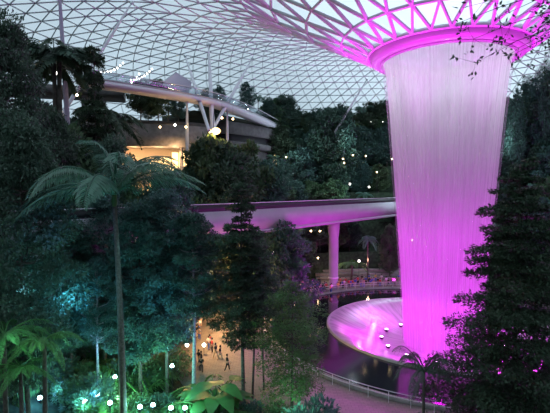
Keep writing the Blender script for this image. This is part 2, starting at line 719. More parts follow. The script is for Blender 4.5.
ORD = ['first', 'second', 'third', 'fourth', 'fifth', 'sixth', 'seventh', 'eighth', 'ninth', 'tenth', 'eleventh', 'twelfth', 'thirteenth',
       'fourteenth', 'fifteenth', 'sixteenth', 'seventeenth', 'eighteenth', 'nineteenth', 'twentieth']


def ordn(i):
    if i < 20:
        return ORD[i]
    tens = {2: 'twenty', 3: 'thirty', 4: 'forty', 5: 'fifty', 6: 'sixty', 7: 'seventy', 8: 'eighty', 9: 'ninety'}
    n = i + 1
    if n % 10 == 0:
        return tens[n // 10].replace('y', 'ieth') if n < 100 else 'hundredth'
    return tens[n // 10] + '-' + ORD[n % 10 - 1]


def share_part(parent, name, me, m=None):
    o = bpy.data.objects.new(name, me)
    COL.objects.link(o)
    o.parent = parent
    if m is not None:
        o.material_slots[0].link = 'OBJECT'
        o.material_slots[0].material = m
    return o


def lens_mesh(m, r=.16):
    b = MB()
    b.lathe([(.001, .12 + r * .4), (r * .6, .12 + r * .33), (r, .12), (r, .08)], 10)
    me = b.mesh('lens', True)
    me.materials.append(m)
    return me


def housing_mesh():
    b = MB()
    b.lathe([(.04, -.2), (.14, -.1), (.2, .1), (.2, .13), (.15, .13), (.13, .0)], 10)
    me = b.mesh('housing', True)
    me.materials.append(M['dark'])
    return me


def globe_mesh(m, r):
    b = MB()
    b.lathe([(max(.001, r * math.sin(PI * i / 6)), -r * math.cos(PI * i / 6)) for i in range(7)], 8)
    me = b.mesh('globe', True)
    me.materials.append(m)
    return me


LENS = {k: lens_mesh(M[k]) for k in ('lamp_pink', 'lamp_cyan', 'lamp_white', 'lamp_warm')}
HOUSING = housing_mesh()
GLOBE = {k: globe_mesh(M[k], r) for k, r in (('lamp_warm', .16), ('lamp_white', .2), ('lamp_flood', .3), ('lamp_cyan', .2))}


# ------------------------------------------------------------------ bridge and buildings
def build_bridge():
    t = thing('elevated_bridge', 'long pale bridge girder lit purple crossing above the plaza', 'bridge', (9.0, 78.5, 0))
    pts = [(-27, 31.5), (-18, 41.5), (-9.2, 53), (-1, 63.5), (8.3, 75.8), (17.5, 87.6), (26.5, 99), (36, 111), (42, 119)]
    P = [(x - 9.0, y - 78.5) for x, y in pts]
    b = MB()   # fascia box with sloping soffit
    b.strip(P, 4.2, 13.75, 16.75)
    b.build('girder', M['fascia'], t)
    b = MB()
    b.strip([(x, y) for x, y in P], 4.2, 13.25, 13.75)
    b.build('soffit_edge', M['fascia'], t)
    b = MB()
    b.strip(P, .25, 16.75, 17.55)
    b.build('parapet', M['dark'], t)
    b = MB()
    b.strip([(x - 3.1, y + 2.4) for x, y in P], .2, 16.75, 17.55)
    b.build('parapet', M['dark'], t)
    b = MB()
    b.tube([(x + .1, y, 17.7) for x, y in P], .05, 6)
    b.build('handrail', M['white_metal'], t)
    c = thing('bridge_column', 'single round pale column holding up the purple bridge', 'column', (11.4, 83.3, 0))
    b = MB()
    b.lathe([(.01, 13.3), (1.25, 13.3), (1.15, 12.2), (.95, 10.5), (.9, .3), (1.15, .2), (1.15, 0)], 24)
    b.build('shaft', M['fascia'], c, True)
    b = MB()
    b.lathe([(.92, 2.6), (1.0, 2.55), (1.0, 2.35), (.92, 2.3)], 24)
    b.build('collar', M['white_metal'], c, True)


def curve_pts(keys, n=28):
    K = np.array(keys, float)
    t = np.linspace(0, len(K) - 1, n)
    out = []
    for v in t:
        i = min(int(v), len(K) - 2)
        f = v - i
        p0, p1, p2, p3 = K[max(i - 1, 0)], K[i], K[i + 1], K[min(i + 2, len(K) - 1)]
        out.append(.5 * (2 * p1 + (p2 - p0) * f + (2 * p0 - 5 * p1 + 4 * p2 - p3) * f * f + (3 * p1 - p0 - 3 * p2 + p3) * f ** 3))
    return [tuple(o) for o in out]


def build_promenade():
    ks = [pt(88, 85, 66), pt(130, 90, 70), pt(165, 93, 74), pt(200, 98, 79), pt(225, 105, 84.5), pt(245, 112.5, 92), pt(262, 119, 101), pt(277, 127, 113),
          pt(286, 133, 124)]
    zt = CAMZ + 17.2
    P = curve_pts([(k.x, k.y) for k in ks], 36)
    t = thing('curved_walkway', 'thin pale curved upper walkway sweeping across under the glass roof', 'walkway', (0, 0, zt))
    b = MB()
    b.strip(P, 3.2, -.95, -.25)
    b.build('deck_beam', M['white_metal'], t)
    b = MB()
    b.strip(P, .35, -.25, .05)
    b.build('edge_trim', M['ring_white'], t)
    b = MB()
    b.strip([(x, y) for x, y in P], .06, .05, 1.1)
    b.build('glass_balustrade', M['rail_glass'], t)
    b = MB()
    b.tube([(x, y, 1.15) for x, y in P], .06, 6)
    b.build('handrail', M['white_metal'], t)
    for i in (12, 19):
        x, y = P[i]
        a = (x - 1.2, y + 1.6)
        prop_column('slim strut carrying the curved walkway, %s from its near end' % ORD[(12, 19).index(i)],
                    (a[0], a[1], 25.5), (a[0], a[1], zt - 1.26), .3, .25, M['white_metal'])
    return P


def build_buildings():
    # gallery building below the walkway, storeys open to the forest
    t = thing('terrace_building', 'curved gallery building with glowing storefronts below the upper walkway', 'building', (-20, 90, 0))
    base = [(-48, 84), (-38, 84.5), (-28, 86), (-18, 89), (-13, 93)]
    P = [(x + 20, y - 90) for x, y in curve_pts(base, 18)]

    def z(py, Y=87):
        return pt(150, py, Y).z
    b = MB()
    b.strip(P, 14, z(146), z(124))
    b.build('upper_fascia', M['concrete'], t)
    b = MB()
    b.strip(P, 1.2, z(124), z(120.5))
    b.build('parapet', M['concrete_dark'], t)
    b = MB()
    b.strip(P, 14, z(182), z(176))
    b.build('floor_slab', M['ceiling_warm'], t)
    b = MB()
    b.strip([(x - .5, y + 5.5) for x, y in P], 8, z(215), z(146.2))
    b.build('back_wall', M['ceiling_warm'], t)
    # lit shop windows in the recess
    pw = [(x - .5, y + 5.3) for x, y in P]
    for (i, w, a, c) in ((9, 3, 172, 157), (11, 3, 173, 152), (13, 3, 173, 160), (9, 3, 202, 186), (12, 3, 202, 186), (15, 2, 173, 157)):
        b = MB()
        seg = pw[i:i + w]
        b.strip([(seg[0][0], seg[0][1]), (seg[-1][0], seg[-1][1])], .08, z(a, 92), z(c, 92))
        f = b.build('shop_window', M['window_warm'], t)
        b = MB()
        for s in np.linspace(0, 1, 4):
            x = seg[0][0] + (seg[-1][0] - seg[0][0]) * s
            y = seg[0][1] + (seg[-1][1] - seg[0][1]) * s
            b.box((x, y - .1, (z(a, 92) + z(c, 92)) / 2), (.12, .12, z(c, 92) - z(a, 92)))
        b.build('mullion', M['dark'], f)
    for i in (2, 7, 12, 16):
        b = MB()
        x, y = P[i]
        b.tube([(x, y + 1.5, 5 - 0), (x, y + 1.5, z(146))], .4, 10)
        b.build('pillar', M['concrete'], t, True)
    # darker block where the walkway lands
    t = thing('landing_building', 'dark brown block at the far end of the curved walkway with a small lit room', 'building', (0, 108, 0))
    base = [(-11, 97), (-6, 102), (-1.5, 109), (1, 116), (3.5, 124)]
    P = [(x, y - 108) for x, y in curve_pts(base, 14)]
    zz = lambda py: pt(262, py, 110).z
    b = MB()
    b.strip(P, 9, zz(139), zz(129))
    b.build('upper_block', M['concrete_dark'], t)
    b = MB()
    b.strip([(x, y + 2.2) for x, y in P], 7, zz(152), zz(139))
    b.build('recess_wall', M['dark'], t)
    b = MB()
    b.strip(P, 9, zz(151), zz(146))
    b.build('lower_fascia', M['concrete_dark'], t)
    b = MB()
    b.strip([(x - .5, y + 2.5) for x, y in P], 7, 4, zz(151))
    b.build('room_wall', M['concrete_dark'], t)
    for k, (i, w) in enumerate(((8, 1), (10, 1))):
        b = MB()
        x0, y0 = P[i]
        x1, y1 = P[i + w]
        b.strip([(x0 + .15, y0 + 2.2), (x1 + .0, y1 + 2.2)], .1, zz(163), zz(153.5))
        b.build('lit_room_window', M['window_warm'], t)
    b = MB()
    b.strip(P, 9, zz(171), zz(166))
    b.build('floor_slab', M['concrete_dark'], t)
    # lilac fabric canopy hung near the walkway
    t = thing('fabric_canopy', 'pale lilac fabric sail hanging behind the upper walkway', 'canopy', (0, 0, 0))
    b = MB()
    A, B_, C_, D_ = pt(150, 92, 84), pt(176, 72, 90), pt(192, 82, 92), pt(188, 96, 86)
    n = 8
    V = []
    for i in range(n + 1):
        for j in range(n + 1):
            u, v = i / n, j / n
            p = (A * (1 - u) + D_ * u) * (1 - v) + (B_ * (1 - u) + C_ * u) * v
            p = p + Vector((0, -1.5 * math.sin(PI * u) * math.sin(PI * v), -1.2 * math.sin(PI * u) * math.sin(PI * v)))
            V.append(tuple(p))
    b.add(V, [(i * (n + 1) + j, i * (n + 1) + j + 1, (i + 1) * (n + 1) + j + 1, (i + 1) * (n + 1) + j) for i in range(n) for j in range(n)])
    s = b.build('sail_cloth', M['fabric_lilac'], t, True)
    b = MB()
    b.tube([A, D_], .09, 6)
    b.tube([A, B_], .09, 6)
    b.build('edge_cable', M['steel'], t)
    # small dark gallery at the left, in front of the roof
    t = thing('upper_gallery', 'short dark upper gallery with string of small lamps behind the thin palms', 'gallery', (-45, 78, 0))
    b = MB()
    P = [(-14, -6), (-4, -3), (6, -1), (17, 2)]
    b.strip(P, 7, pt(100, 93, 78).z, pt(100, 86, 78).z)
    b.build('floor_slab', M['concrete_dark'], t)
    b = MB()
    b.tube([(x, y, pt(100, 82, 78).z) for x, y in P], .08, 6)
    for (x, y) in curve_pts(P, 14):
        b.tube([(x, y, pt(100, 86, 78).z), (x, y, pt(100, 82, 78).z)], .05, 6)
    b.build('railing', M['white_metal'], t)
    for x in (-10, 0, 10):
        b = MB()
        b.tube([(x, 1.5, 5), (x, 1.5, pt(100, 93, 78).z)], .45, 10)
        b.build('pillar', M['concrete_dark'], t, True)


# ------------------------------------------------------------------ plants
def rndunit(rng, n):
    v = rng.normal(size=(n, 3))
    return v / np.linalg.norm(v, axis=1)[:, None]


def proto_broad(seed, h=10., cr=3.4, c0=.35, nclump=46, nleaf=150, L=.34, leafm='leaf_dark', trunkm='bark', tr=.16):
    rng = np.random.default_rng(seed)
    tb = MB()
    bend = rng.normal(size=2) * .25
    tp = [(bend[0] * math.sin(3 * s), bend[1] * math.sin(2.4 * s), h * .88 * s) for s in np.linspace(0, 1, 9)]
    tb.tube(tp, [tr * (1 - .75 * s) for s in np.linspace(0, 1, 9)], 8)
    fb = MB()
    for k in range(nclump):
        s = (k + .5) / nclump
        z = h * (c0 + (1 - c0) * s)
        env = cr * math.sin(PI * min(1, .12 + .86 * s)) ** .6
        a = k * 2.4 + rng.normal() * .4
        rr = env * rng.uniform(.35, 1)
        c = np.array([rr * math.cos(a), rr * math.sin(a), z - .2 * rr + rng.normal() * .2])
        zr = max(h * .15, min(h * .85, z - rr * .6 - .3))
        t0 = np.array([np.interp(zr, [p[2] for p in tp], [p[0] for p in tp]), np.interp(zr, [p[2] for p in tp], [p[1] for p in tp]), zr])
        mid = (t0 + c) / 2 + np.array([0, 0, -.15 * rr])
        tb.tube([t0, mid, c], [tr * .35, tr * .22, tr * .08], 5)
        R = rng.uniform(.5, 1.0) * cr * .3
        d = rndunit(rng, nleaf)
        P = c + d * (R * rng.uniform(.35, 1, nleaf) ** .6)[:, None] * np.array([1.25, 1.25, .6])
        A = d * .7 + rng.normal(size=(nleaf, 3)) * .5 + np.array([0, 0, -.15])
        N = rng.normal(size=(nleaf, 3)) * .5 + np.array([0, 0, 1])
        l = L * rng.uniform(.7, 1.3, nleaf)
        fb.leaves(P, A, N, l, l * .5)
    return h, [('trunk', tb.mesh('trunk', True), M[trunkm]), ('foliage', fb.mesh('foliage'), M[leafm])]


def proto_layered(seed, h=18., cr=2.8, c0=.2, whorls=16, nb=5, nleaf=240, L=.22, leafm='leaf_blue', trunkm='bark', tr=.16, shape='cone', droop=.15,
                  flat=.1):
    rng = np.random.default_rng(seed)
    tb, fb = MB(), MB()
    bx, by = rng.normal(size=2) * .15

    def tpos(z):
        s = z / h
        return np.array([bx * math.sin(4 * s), by * math.sin(3 * s), z])
    tb.tube([tpos(h * s) for s in np.linspace(0, 1, 10)], [tr * (1 - .85 * s) + .012 for s in np.linspace(0, 1, 10)], 8)
    for w in range(whorls):
        s = w / (whorls - 1)
        z = h * (c0 + (1 - c0) * .99 * s)
        if shape == 'cone':
            R = cr * (1 - s) ** .75 + .15 * cr
        elif shape == 'oval':
            R = cr * (math.sin(PI * (.12 + .85 * s)) ** .7)
        else:
            R = cr * (.5 + .5 * abs(math.sin(8 * s + seed))) * (1 - .6 * s ** 2.5)
        for k in range(nb):
            a = 2 * PI * (k + rng.uniform(-.3, .3)) / nb + w * 1.1
            r = R * rng.uniform(.5, 1.2)
            if r < .2:
                continue
            o = tpos(z + rng.uniform(-.5, .5) * h * (1 - c0) / whorls)
            e = np.array([math.cos(a), math.sin(a), 0])
            side = np.array([-e[1], e[0], 0])
            up = rng.uniform(-.05, .22)

            def cpos(t):
                t = np.asarray(t)[..., None]
                return o + e * r * t + np.array([0, 0, 1]) * (up * r * t - droop * r * t ** 2)
            tb.tube([cpos(t) for t in (0, .35, .7, 1)], [tr * .28, tr * .2, tr * .12, .012], 5)
            n = max(12, int(nleaf * (r / cr)))
            # leaves sit along side twigs of the branch
            nt_ = 9
            ti = rng.integers(0, nt_, n)
            t = .18 + .82 * (ti + .5) / nt_
            sg = rng.choice([-1, 1], n)
            wmax = .38 * r * np.sin(PI * np.clip(t, 0, .96)) ** .6
            q = rng.uniform(0, 1, n)
            P = cpos(np.clip(t + q * .12, 0, 1.05)) + side * (sg * q * wmax)[:, None] + rng.normal(size=(n, 3)) * np.array([.05, .05, flat]) * r * .3
            A = side * sg[:, None] * .6 + e * .8 + rng.normal(size=(n, 3)) * .45
            N = rng.normal(size=(n, 3)) * .35 + np.array([0, 0, 1])
            l = L * rng.uniform(.7, 1.3, n)
            fb.leaves(P, A, N, l, l * .42)
    return h, [('trunk', tb.mesh('trunk', True), M[trunkm]), ('foliage', fb.mesh('foliage'), M[leafm])]


def frond_mesh(seed, L=3.2, arch=.9, rise=.6, leafl=.75, n=46, leafm='leaf_palm', droop=.35, width=.07):
    rng = np.random.default_rng(seed)
    b = MB()
    t = np.linspace(0, 1, 14)
    X = L * (t - .12 * t ** 3)
    Z = L * (rise * t - arch * t ** 2)
    pts = np.stack([X, np.zeros_like(X), Z], 1)
    b.tube(pts, [.045 * (1 - .85 * s) * L / 3 for s in t], 5)
    tl = np.repeat(np.linspace(.14, 1, n), 2)
    sg = np.tile([-1, 1], n)
    P = np.stack([np.interp(tl, t, X), np.zeros(2 * n), np.interp(tl, t, Z)], 1)
    ll = leafl * np.sin(PI * np.clip(tl * .93 + .07, 0, .97)) ** .55 * rng.uniform(.85, 1.1, 2 * n)
    A = np.stack([.55 + .3 * tl, sg * 1., -droop - .25 * rng.uniform(0, 1, 2 * n)], 1)
    N = np.stack([rng.normal(size=2 * n) * .15, -sg * .35, np.ones(2 * n)], 1)
    # two segments per leaflet: out, then hanging tip
    An = A / np.linalg.norm(A, axis=1)[:, None]
    b.leaves(P, A, N, ll * .75, np.full(2 * n, width))
    P2 = P + An * (ll * .38)[:, None]
    A2 = A + np.array([0, 0, -.8])
    b.leaves(P2, A2, N, ll * .7, np.full(2 * n, width * .85))
    me = b.mesh('frond')
    me.materials.append(M[leafm])
    return me


def join_fronds(seed, nf, h, tr, L, leafm, trunkm, ring=(.15, 1.0), **kw):
    """palm with all fronds as one crown mesh (for small far palms)"""
    rng = np.random.default_rng(seed)
    tb = MB()
    if h > .5:
        tb.tube([(math.sin(s * 2) * .15, 0, h * s) for s in np.linspace(0, 1, 8)], [tr * (1.25 - .45 * s) for s in np.linspace(0, 1, 8)], 8)
    else:
        tb.tube([(0, 0, -.05), (0, 0, .2)], [tr, tr * .6], 8)
    fb = MB()
    for k in range(nf):
        me = frond_mesh(seed * 31 + k, L * rng.uniform(.85, 1.1), rise=rng.uniform(*ring), leafm=leafm, **kw)
        n = len(me.vertices)
        co = np.empty(n * 3, np.float32)
        me.vertices.foreach_get('co', co)
        co = co.reshape(-1, 3)
        qi = np.empty(len(me.loops), np.int32)
        me.loops.foreach_get('vertex_index', qi)
        a = 2 * PI * k / nf * 2.618 + rng.uniform(-.2, .2)
        R = np.array([[math.cos(a), -math.sin(a), 0], [math.sin(a), math.cos(a), 0], [0, 0, 1]])
        fb.add(co @ R.T + np.array([math.sin(2) * .15 if h > .5 else 0, 0, h]), qi.reshape(-1, 4))
        bpy.data.meshes.remove(me)
    return h + L * .35, [('trunk' if h > .5 else 'crown_base', tb.mesh('trunk', True), M[trunkm]), ('fronds', fb.mesh('fronds'), M[leafm])]


def proto_bigleaf(seed, n=13, leafm='leaf_bright'):
    """giant heart-shaped leaves on stalks"""
    rng = np.random.default_rng(seed)
    sb, fb = MB(), MB()
    for k in range(n):
        a = 2.4 * k
        r = rng.uniform(.5, 1.3)
        z = rng.uniform(.9, 1.9)
        sb.tube([(0, 0, 0), (r * .4 * math.cos(a), r * .4 * math.sin(a), z * .75), (r * math.cos(a), r * math.sin(a), z)], [.05, .035, .02], 6)
        e = np.array([math.cos(a), math.sin(a), 0])
        s = np.array([-e[1], e[0], 0])
        S = rng.uniform(.8, 1.2)
        prof = [(-.28, .12), (-.1, .36), (.15, .42), (.45, .34), (.8, .16), (1.05, .01)]
        V, Q = [], []
        for i, (u, w) in enumerate(prof):
            c = np.array([r * e[0], r * e[1], z]) + e * u * S + np.array([0, 0, -.35 * max(0, u) ** 1.6 * S])
            V += [c - s * w * S + np.array([0, 0, .1 * w]), c, c + s * w * S + np.array([0, 0, .1 * w])]
            if i:
                Q += [(3 * i - 3, 3 * i - 2, 3 * i + 1, 3 * i), (3 * i - 2, 3 * i - 1, 3 * i + 2, 3 * i + 1)]
        fb.add(V, Q)
    return 2.0, [('stalks', sb.mesh('stalks', True), M['leaf_mid']), ('leaf_blades', fb.mesh('leaf_blades', True), M[leafm])]


def proto_shrub(seed, R=1.3, n=1500, leafm='leaf_mid', L=.24):
    rng = np.random.default_rng(seed)
    sb, fb = MB(), MB()
    for k in range(7):
        a = k * 2.4
        c = np.array([R * .55 * math.cos(a), R * .55 * math.sin(a), R * rng.uniform(.5, 1.1)])
        sb.tube([(0, 0, 0), c * np.array([.4, .4, .5]), c], [.05, .035, .015], 5)
        m_ = n // 7
        d = rndunit(rng, m_)
        P = c + d * (R * .6 * rng.uniform(.3, 1, m_) ** .5)[:, None]
        P[:, 2] = np.maximum(P[:, 2], .05)
        A = d + rng.normal(size=(m_, 3)) * .4
        N = rng.normal(size=(m_, 3)) * .5 + np.array([0, 0, 1])
        l = L * rng.uniform(.7, 1.3, m_)
        fb.leaves(P, A, N, l, l * .5)
    return R * 1.7, [('stems', sb.mesh('stems', True), M['bark']), ('foliage', fb.mesh('foliage'), M[leafm])]


PR = {}
PR['broad_a'] = proto_broad(1, cr=3.8, nclump=60, nleaf=190, L=.42)
PR['broad_b'] = proto_broad(2, h=10, cr=3.2, c0=.2, nclump=60, nleaf=190, L=.4, leafm='leaf_mid')
PR['broad_c'] = proto_broad(3, h=10, cr=3.6, c0=.2, nclump=60, nleaf=190, L=.4, leafm='leaf_blue')
PR['broad_fine'] = proto_broad(4, h=20, cr=3.8, c0=.25, nclump=120, nleaf=330, L=.27, leafm='leaf_blue', tr=.2)
PR['broad_fine_b'] = proto_broad(14, h=20, cr=4.6, c0=.15, nclump=150, nleaf=340, L=.29, leafm='leaf_dark', tr=.22)
PR['pale_fine'] = proto_broad(5, h=18, cr=2.8, c0=.5, nclump=70, nleaf=300, L=.24, leafm='leaf_blue', trunkm='bark_pale', tr=.2)
PR['layer_a'] = proto_layered(6, leafm='leaf_dark', shape='wavy', c0=.3, whorls=22, nb=6, nleaf=420, L=.25)
PR['layer_b'] = proto_layered(8, h=18, cr=2.4, c0=.52, whorls=12, nb=6, nleaf=340, L=.25, leafm='leaf_blue', shape='oval')
PR['layer_green'] = proto_layered(9, h=11, cr=3.2, c0=.2, whorls=11, nb=6, nleaf=420, L=.2, leafm='leaf_bright', shape='oval', tr=.12, flat=.35)
PR['layer_far'] = proto_layered(10, h=10, cr=3., c0=.15, whorls=11, nb=6, nleaf=260, L=.4, leafm='leaf_blue', shape='oval', tr=.14, flat=.5)
PR['fir'] = proto_layered(11, h=22, cr=6.6, c0=.08, whorls=21, nb=8, nleaf=1050, L=.3, leafm='leaf_dark', shape='cone', tr=.28, droop=.1, flat=.1)
PR['palm_far'] = join_fronds(12, 13, 7.6, .14, 2.4, 'leaf_palm', 'bark', leafl=.8, n=26, width=.12)
PR['palm_wispy'] = join_fronds(13, 11, 10.5, .1, 1.9, 'leaf_dark', 'bark', leafl=.8, n=24, width=.11)
PR['tree_fern'] = join_fronds(15, 12, 3.0, .12, 2.3, 'leaf_bright', 'bark', ring=(.2, .8), leafl=.6, n=40, width=.075)
PR['tall_fern'] = join_fronds(25, 17, 5.0, .13, 2.5, 'leaf_bright', 'bark', ring=(.25, .7), leafl=.36, n=24, width=.06, arch=.55, droop=.15)
PR['feather_dark'] = join_fronds(26, 11, 4.6, .14, 3.3, 'leaf_dark', 'bark', ring=(.5, 1.3), leafl=.9, n=28, width=.07)
PR['ground_fern'] = join_fronds(16, 13, 0, .12, 1.8, 'leaf_bright', 'bark', ring=(.5, 1.2), leafl=.45, n=18, width=.07)
PR['big_leaf'] = proto_bigleaf(17)
PR['shrub_a'] = proto_shrub(18)
PR['shrub_b'] = proto_shrub(19, 1.2, 1300, 'leaf_blue', .28)


def stretch(me_mat):
    return me_mat


for k, (h, parts) in PR.items():
    for (nm, me, m) in parts:
        if not me.materials:
            me.materials.append(m)


def plant(proto, name, label, cat, x, y, height=None, rz=None, group=None, wide=1., z=None):
    h, parts = PR[proto]
    z0 = H(x, y) if z is None else z
    t = thing(name, label, cat, (x, y, z0 - .05), random.uniform(0, 6.28) if rz is None else rz, group)
    s = (height / h) if height else 1.
    t.scale = (s * wide, s * wide, s)
    for (nm, me, m) in parts:
        share_part(t, nm, me)
    return t


def plant_px(proto, name, label, cat, px, pytop, Y, **kw):
    p = pt(px, pytop, Y)
    return plant(proto, name, label, cat, p.x, p.y, height=p.z - H(p.x, p.y) + .05, **kw)


def build_main_plants():
    T = plant_px
    T('fir', 'fir_tree', 'large dark fir-like tree with flat feathery boughs covering the waterfall edge', 'tree', 521, 164, 30, rz=.4, wide=.82)
    T('layer_a', 'layered_tree', 'tall slender dark tree with tiered boughs rising in front of the bridge', 'tree', 243, 186, 38, rz=1.)
    T('layer_b', 'layered_tree', 'slim tiered tree just beside the tall dark one, with top below the bridge', 'tree', 252, 232, 39.5, wide=.8)
    T('layer_b', 'layered_tree', 'thin dark stemmed tree with sparse tiers standing next to the bright green tree', 'tree', 264, 246, 41, wide=.75)
    T('layer_green', 'layered_tree', 'small bright green tree with flat tiers in front of the pool', 'tree', 292, 286, 36, wide=1.05)
    T('pale_fine', 'slender_tree', 'pale trunked slender tree lit blue from below near the palm', 'tree', 97, 262, 37)
    T('pale_fine', 'slender_tree', 'pale straight trunk lit blue beside the warm sandy path', 'tree', 192, 216, 39, wide=1.1)
    T('broad_fine', 'forest_tree', 'blue-green tree filling the space between palm and sandy path', 'tree', 165, 194, 41, wide=1.)
    T('broad_fine', 'forest_tree', 'soft feathery tree right behind the palm trunk', 'tree', 138, 205, 39, wide=.95, rz=2.)
    T('broad_fine', 'forest_tree', 'dense low crowned tree below the palm fronds with cyan lit leaves', 'tree', 68, 222, 40, wide=1.05, rz=4.)
    T('broad_fine', 'forest_tree', 'dark tree at the picture edge below the drooping blue frond', 'tree', 15, 222, 38, wide=1., rz=5.)
    T('broad_fine', 'forest_tree', 'fluffy tree hiding the bridge just beyond the palm crown', 'tree', 102, 196, 43, wide=1., rz=4.5)
    T('broad_fine_b', 'forest_tree', 'huge dark tree with speckled crown at the edge beside the wispy palms', 'tree', 2, 22, 42, wide=.6, rz=1.)
    T('broad_fine_b', 'forest_tree', 'tall dark broad tree below the two wispy palms', 'tree', 46, 112, 46, wide=.75, rz=3.)
    T('broad_fine_b', 'forest_tree', 'dark green tree with rounded crown just behind the big palm', 'tree', 112, 140, 52, wide=.7, rz=2.2)
    T('broad_fine_b', 'forest_tree', 'dark mass of foliage right above the drooping blue palm frond', 'tree', 22, 120, 33, wide=.75, rz=5)
    T('layer_a', 'layered_tree', 'narrow dark tree with tiered top rising past the upper gallery', 'tree', 95, 52, 56, wide=.55)
    T('palm_wispy', 'slim_palm', 'thin stemmed palm with small crown against the roof, shorter of the pair', 'palm', 51, 44, 58, wide=1.)
    T('palm_wispy', 'slim_palm', 'thin stemmed palm with small crown against the roof, taller of the pair', 'palm', 62, 38, 58, wide=1.05, rz=3)
    T('palm_wispy', 'slim_palm', 'slim palm with drooping crown right under the pale leaning strut', 'palm', 112, 104, 60, wide=1.)
    T('broad_b', 'forest_tree', 'round dark tree lit from the floodlight, growing under the curved walkway', 'tree', 206, 140, 74, wide=.62)
    T('broad_a', 'forest_tree', 'yellowish lit tree directly below the floodlight', 'tree', 218, 143, 76, wide=.75)
    T('broad_b', 'forest_tree', 'tree beneath the brown landing building', 'tree', 243, 146, 84, wide=.8)
    T('broad_c', 'forest_tree', 'dark tree in front of the small lit room', 'tree', 268, 168, 86, wide=.8)
    T('broad_a', 'forest_tree', 'dark low tree just above the bridge parapet beside the slender tree top', 'tree', 228, 172, 70, wide=.7)
    T('broad_c', 'forest_tree', 'dark low tree above the bridge, close to the glowing shopfronts', 'tree', 190, 180, 72, wide=.6)
    T('broad_c', 'forest_tree', 'dark tree under the bridge next to the tall slender tree', 'tree', 283, 228, 66, wide=.8)
    T('broad_a', 'forest_tree', 'dark tree under the bridge halfway to the column', 'tree', 303, 238, 92, wide=.9)
    T('broad_b', 'forest_tree', 'leafy tree under the bridge with its foot beside the crowd', 'tree', 285, 252, 74, wide=.7)
    T('tree_fern', 'tree_fern', 'yellow-green lit tree fern beside the bridge column', 'tree fern', 351, 258, 91, wide=1.3)
    T('palm_far', 'slim_palm', 'small palm with drooping crown behind the pool crowd', 'palm', 368, 234, 92, wide=.9)
    T('broad_b', 'forest_tree', 'warmly lit tree standing at the waterfall edge behind the pool', 'tree', 390, 226, 94, wide=.6)
    for px, top, lab in ((516, 86, 'closest to the waterfall'), (527, 74, 'second from the waterfall'), (538, 66, 'third from the waterfall'),
                         (549, 60, 'at the picture edge'), (561, 56, 'cut by the picture edge')):
        T('broad_c' if px % 2 else 'layer_far', 'forest_tree', 'tall bluish tree behind the overhanging twigs, ' + lab, 'tree', px, top + 6, 102 + (px % 3) * 3, wide=.36,
          group='tall trees behind the overhanging twigs')
    T('broad_c', 'forest_tree', 'full dark tree hiding the foot of the long leaning strut', 'tree', 331, 113, 112, wide=.8)
    T('layer_far', 'layered_tree', 'pointed dark tree in front of the long leaning strut', 'tree', 343, 107, 113, wide=.7)
    T('tall_fern', 'tree_fern', 'low bright green tree fern lit from below in the bottom corner', 'tree fern', 20, 352, 28, wide=.8, rz=2.)
    T('tall_fern', 'tree_fern', 'green tree fern with feathery fronds above the corner fern', 'tree fern', 42, 320, 28.5, wide=.7)
    T('tall_fern', 'tree_fern', 'tree fern at the very edge with pale green fronds', 'tree fern', 4, 312, 28, wide=.7)
    T('feather_dark', 'feather_palm', 'small dark palm with arching fronds in front of the pink bowl', 'palm', 424, 353, 31, wide=.6, rz=1.)
    # big leaved plants and shrubs of the forest floor
    n = 0
    for (px, py, Y, pr, lab) in (
            (216, 380, 36, 'big_leaf', 'giant-leaved plant lit green at the foot of the slender trees'),
            (232, 392, 37, 'big_leaf', 'large-leaved plant at the edge of the sandy path'),
            (196, 386, 38, 'big_leaf', 'broad-leaved plant behind the cyan ground lamps'),
            (128, 372, 40, 'shrub_a', 'leafy shrub between the palm trunk and the cyan lamps'),
            (95, 365, 41, 'shrub_b', 'shrub with bright speckled leaves at the pale trunk'),
            (60, 352, 40, 'shrub_b', 'shrub glowing cyan above the corner ferns'),
            (150, 352, 43, 'shrub_a', 'bright green shrub lit behind the slim trunks'),
            (176, 348, 44, 'shrub_a', 'yellow-green shrub near the sandy path lamps'),
            (205, 398, 35, 'ground_fern', 'low fern at the frame bottom under the giant leaves'),
            (250, 398, 36, 'shrub_b', 'dark low shrub between the three slim trunks'),
            (278, 402, 35, 'shrub_a', 'dark shrub at the foot of the bright green tree'),
            (310, 396, 33, 'shrub_b', 'dark shrub on the grey paving before the railing'),
            (395, 384, 30, 'ground_fern', 'dark fern before the pool railing'),
            (440, 392, 29, 'shrub_a', 'dark shrub under the fir next to the small tree fern'),
            (468, 384, 28, 'shrub_b', 'dark shrub at the fir foot')):
        kind = {'big_leaf': ('large_leaf_plant', 'plant'), 'shrub_a': ('shrub', 'shrub'), 'shrub_b': ('shrub', 'shrub'), 'ground_fern': ('ground_fern', 'fern')}[pr]
        p = pt(px, py, Y)
        z0 = H(p.x, p.y)
        plant(pr, kind[0], lab, kind[1], p.x, p.y, z=z0, height=max(1.4, min(2.2 if 'fern' in pr else 3.6, p.z - z0)))
    # the big palm
    p = pt(114, 202, 33)
    t = thing('feather_palm', 'big palm with long arching feathery fronds beside the dark trees', 'palm', (p.x, p.y, H(p.x, p.y) - .05))
    hh = p.z - H(p.x, p.y)
    b = MB()
    b.tube([(.5 * (1 - s) ** 2 + .25 * math.sin(3 * s), 0, hh * s) for s in np.linspace(0, 1, 14)], [.3 - .14 * s for s in np.linspace(0, 1, 14)], 10)
    b.build('trunk', M['bark'], t, True)
    b = MB()
    b.tube([(.03, 0, hh - .3), (.03, 0, hh + .1), (.03, 0, hh + 1.)], [.17, .24, .1], 10)
    b.build('crownshaft', M['leaf_bright'], t, True)
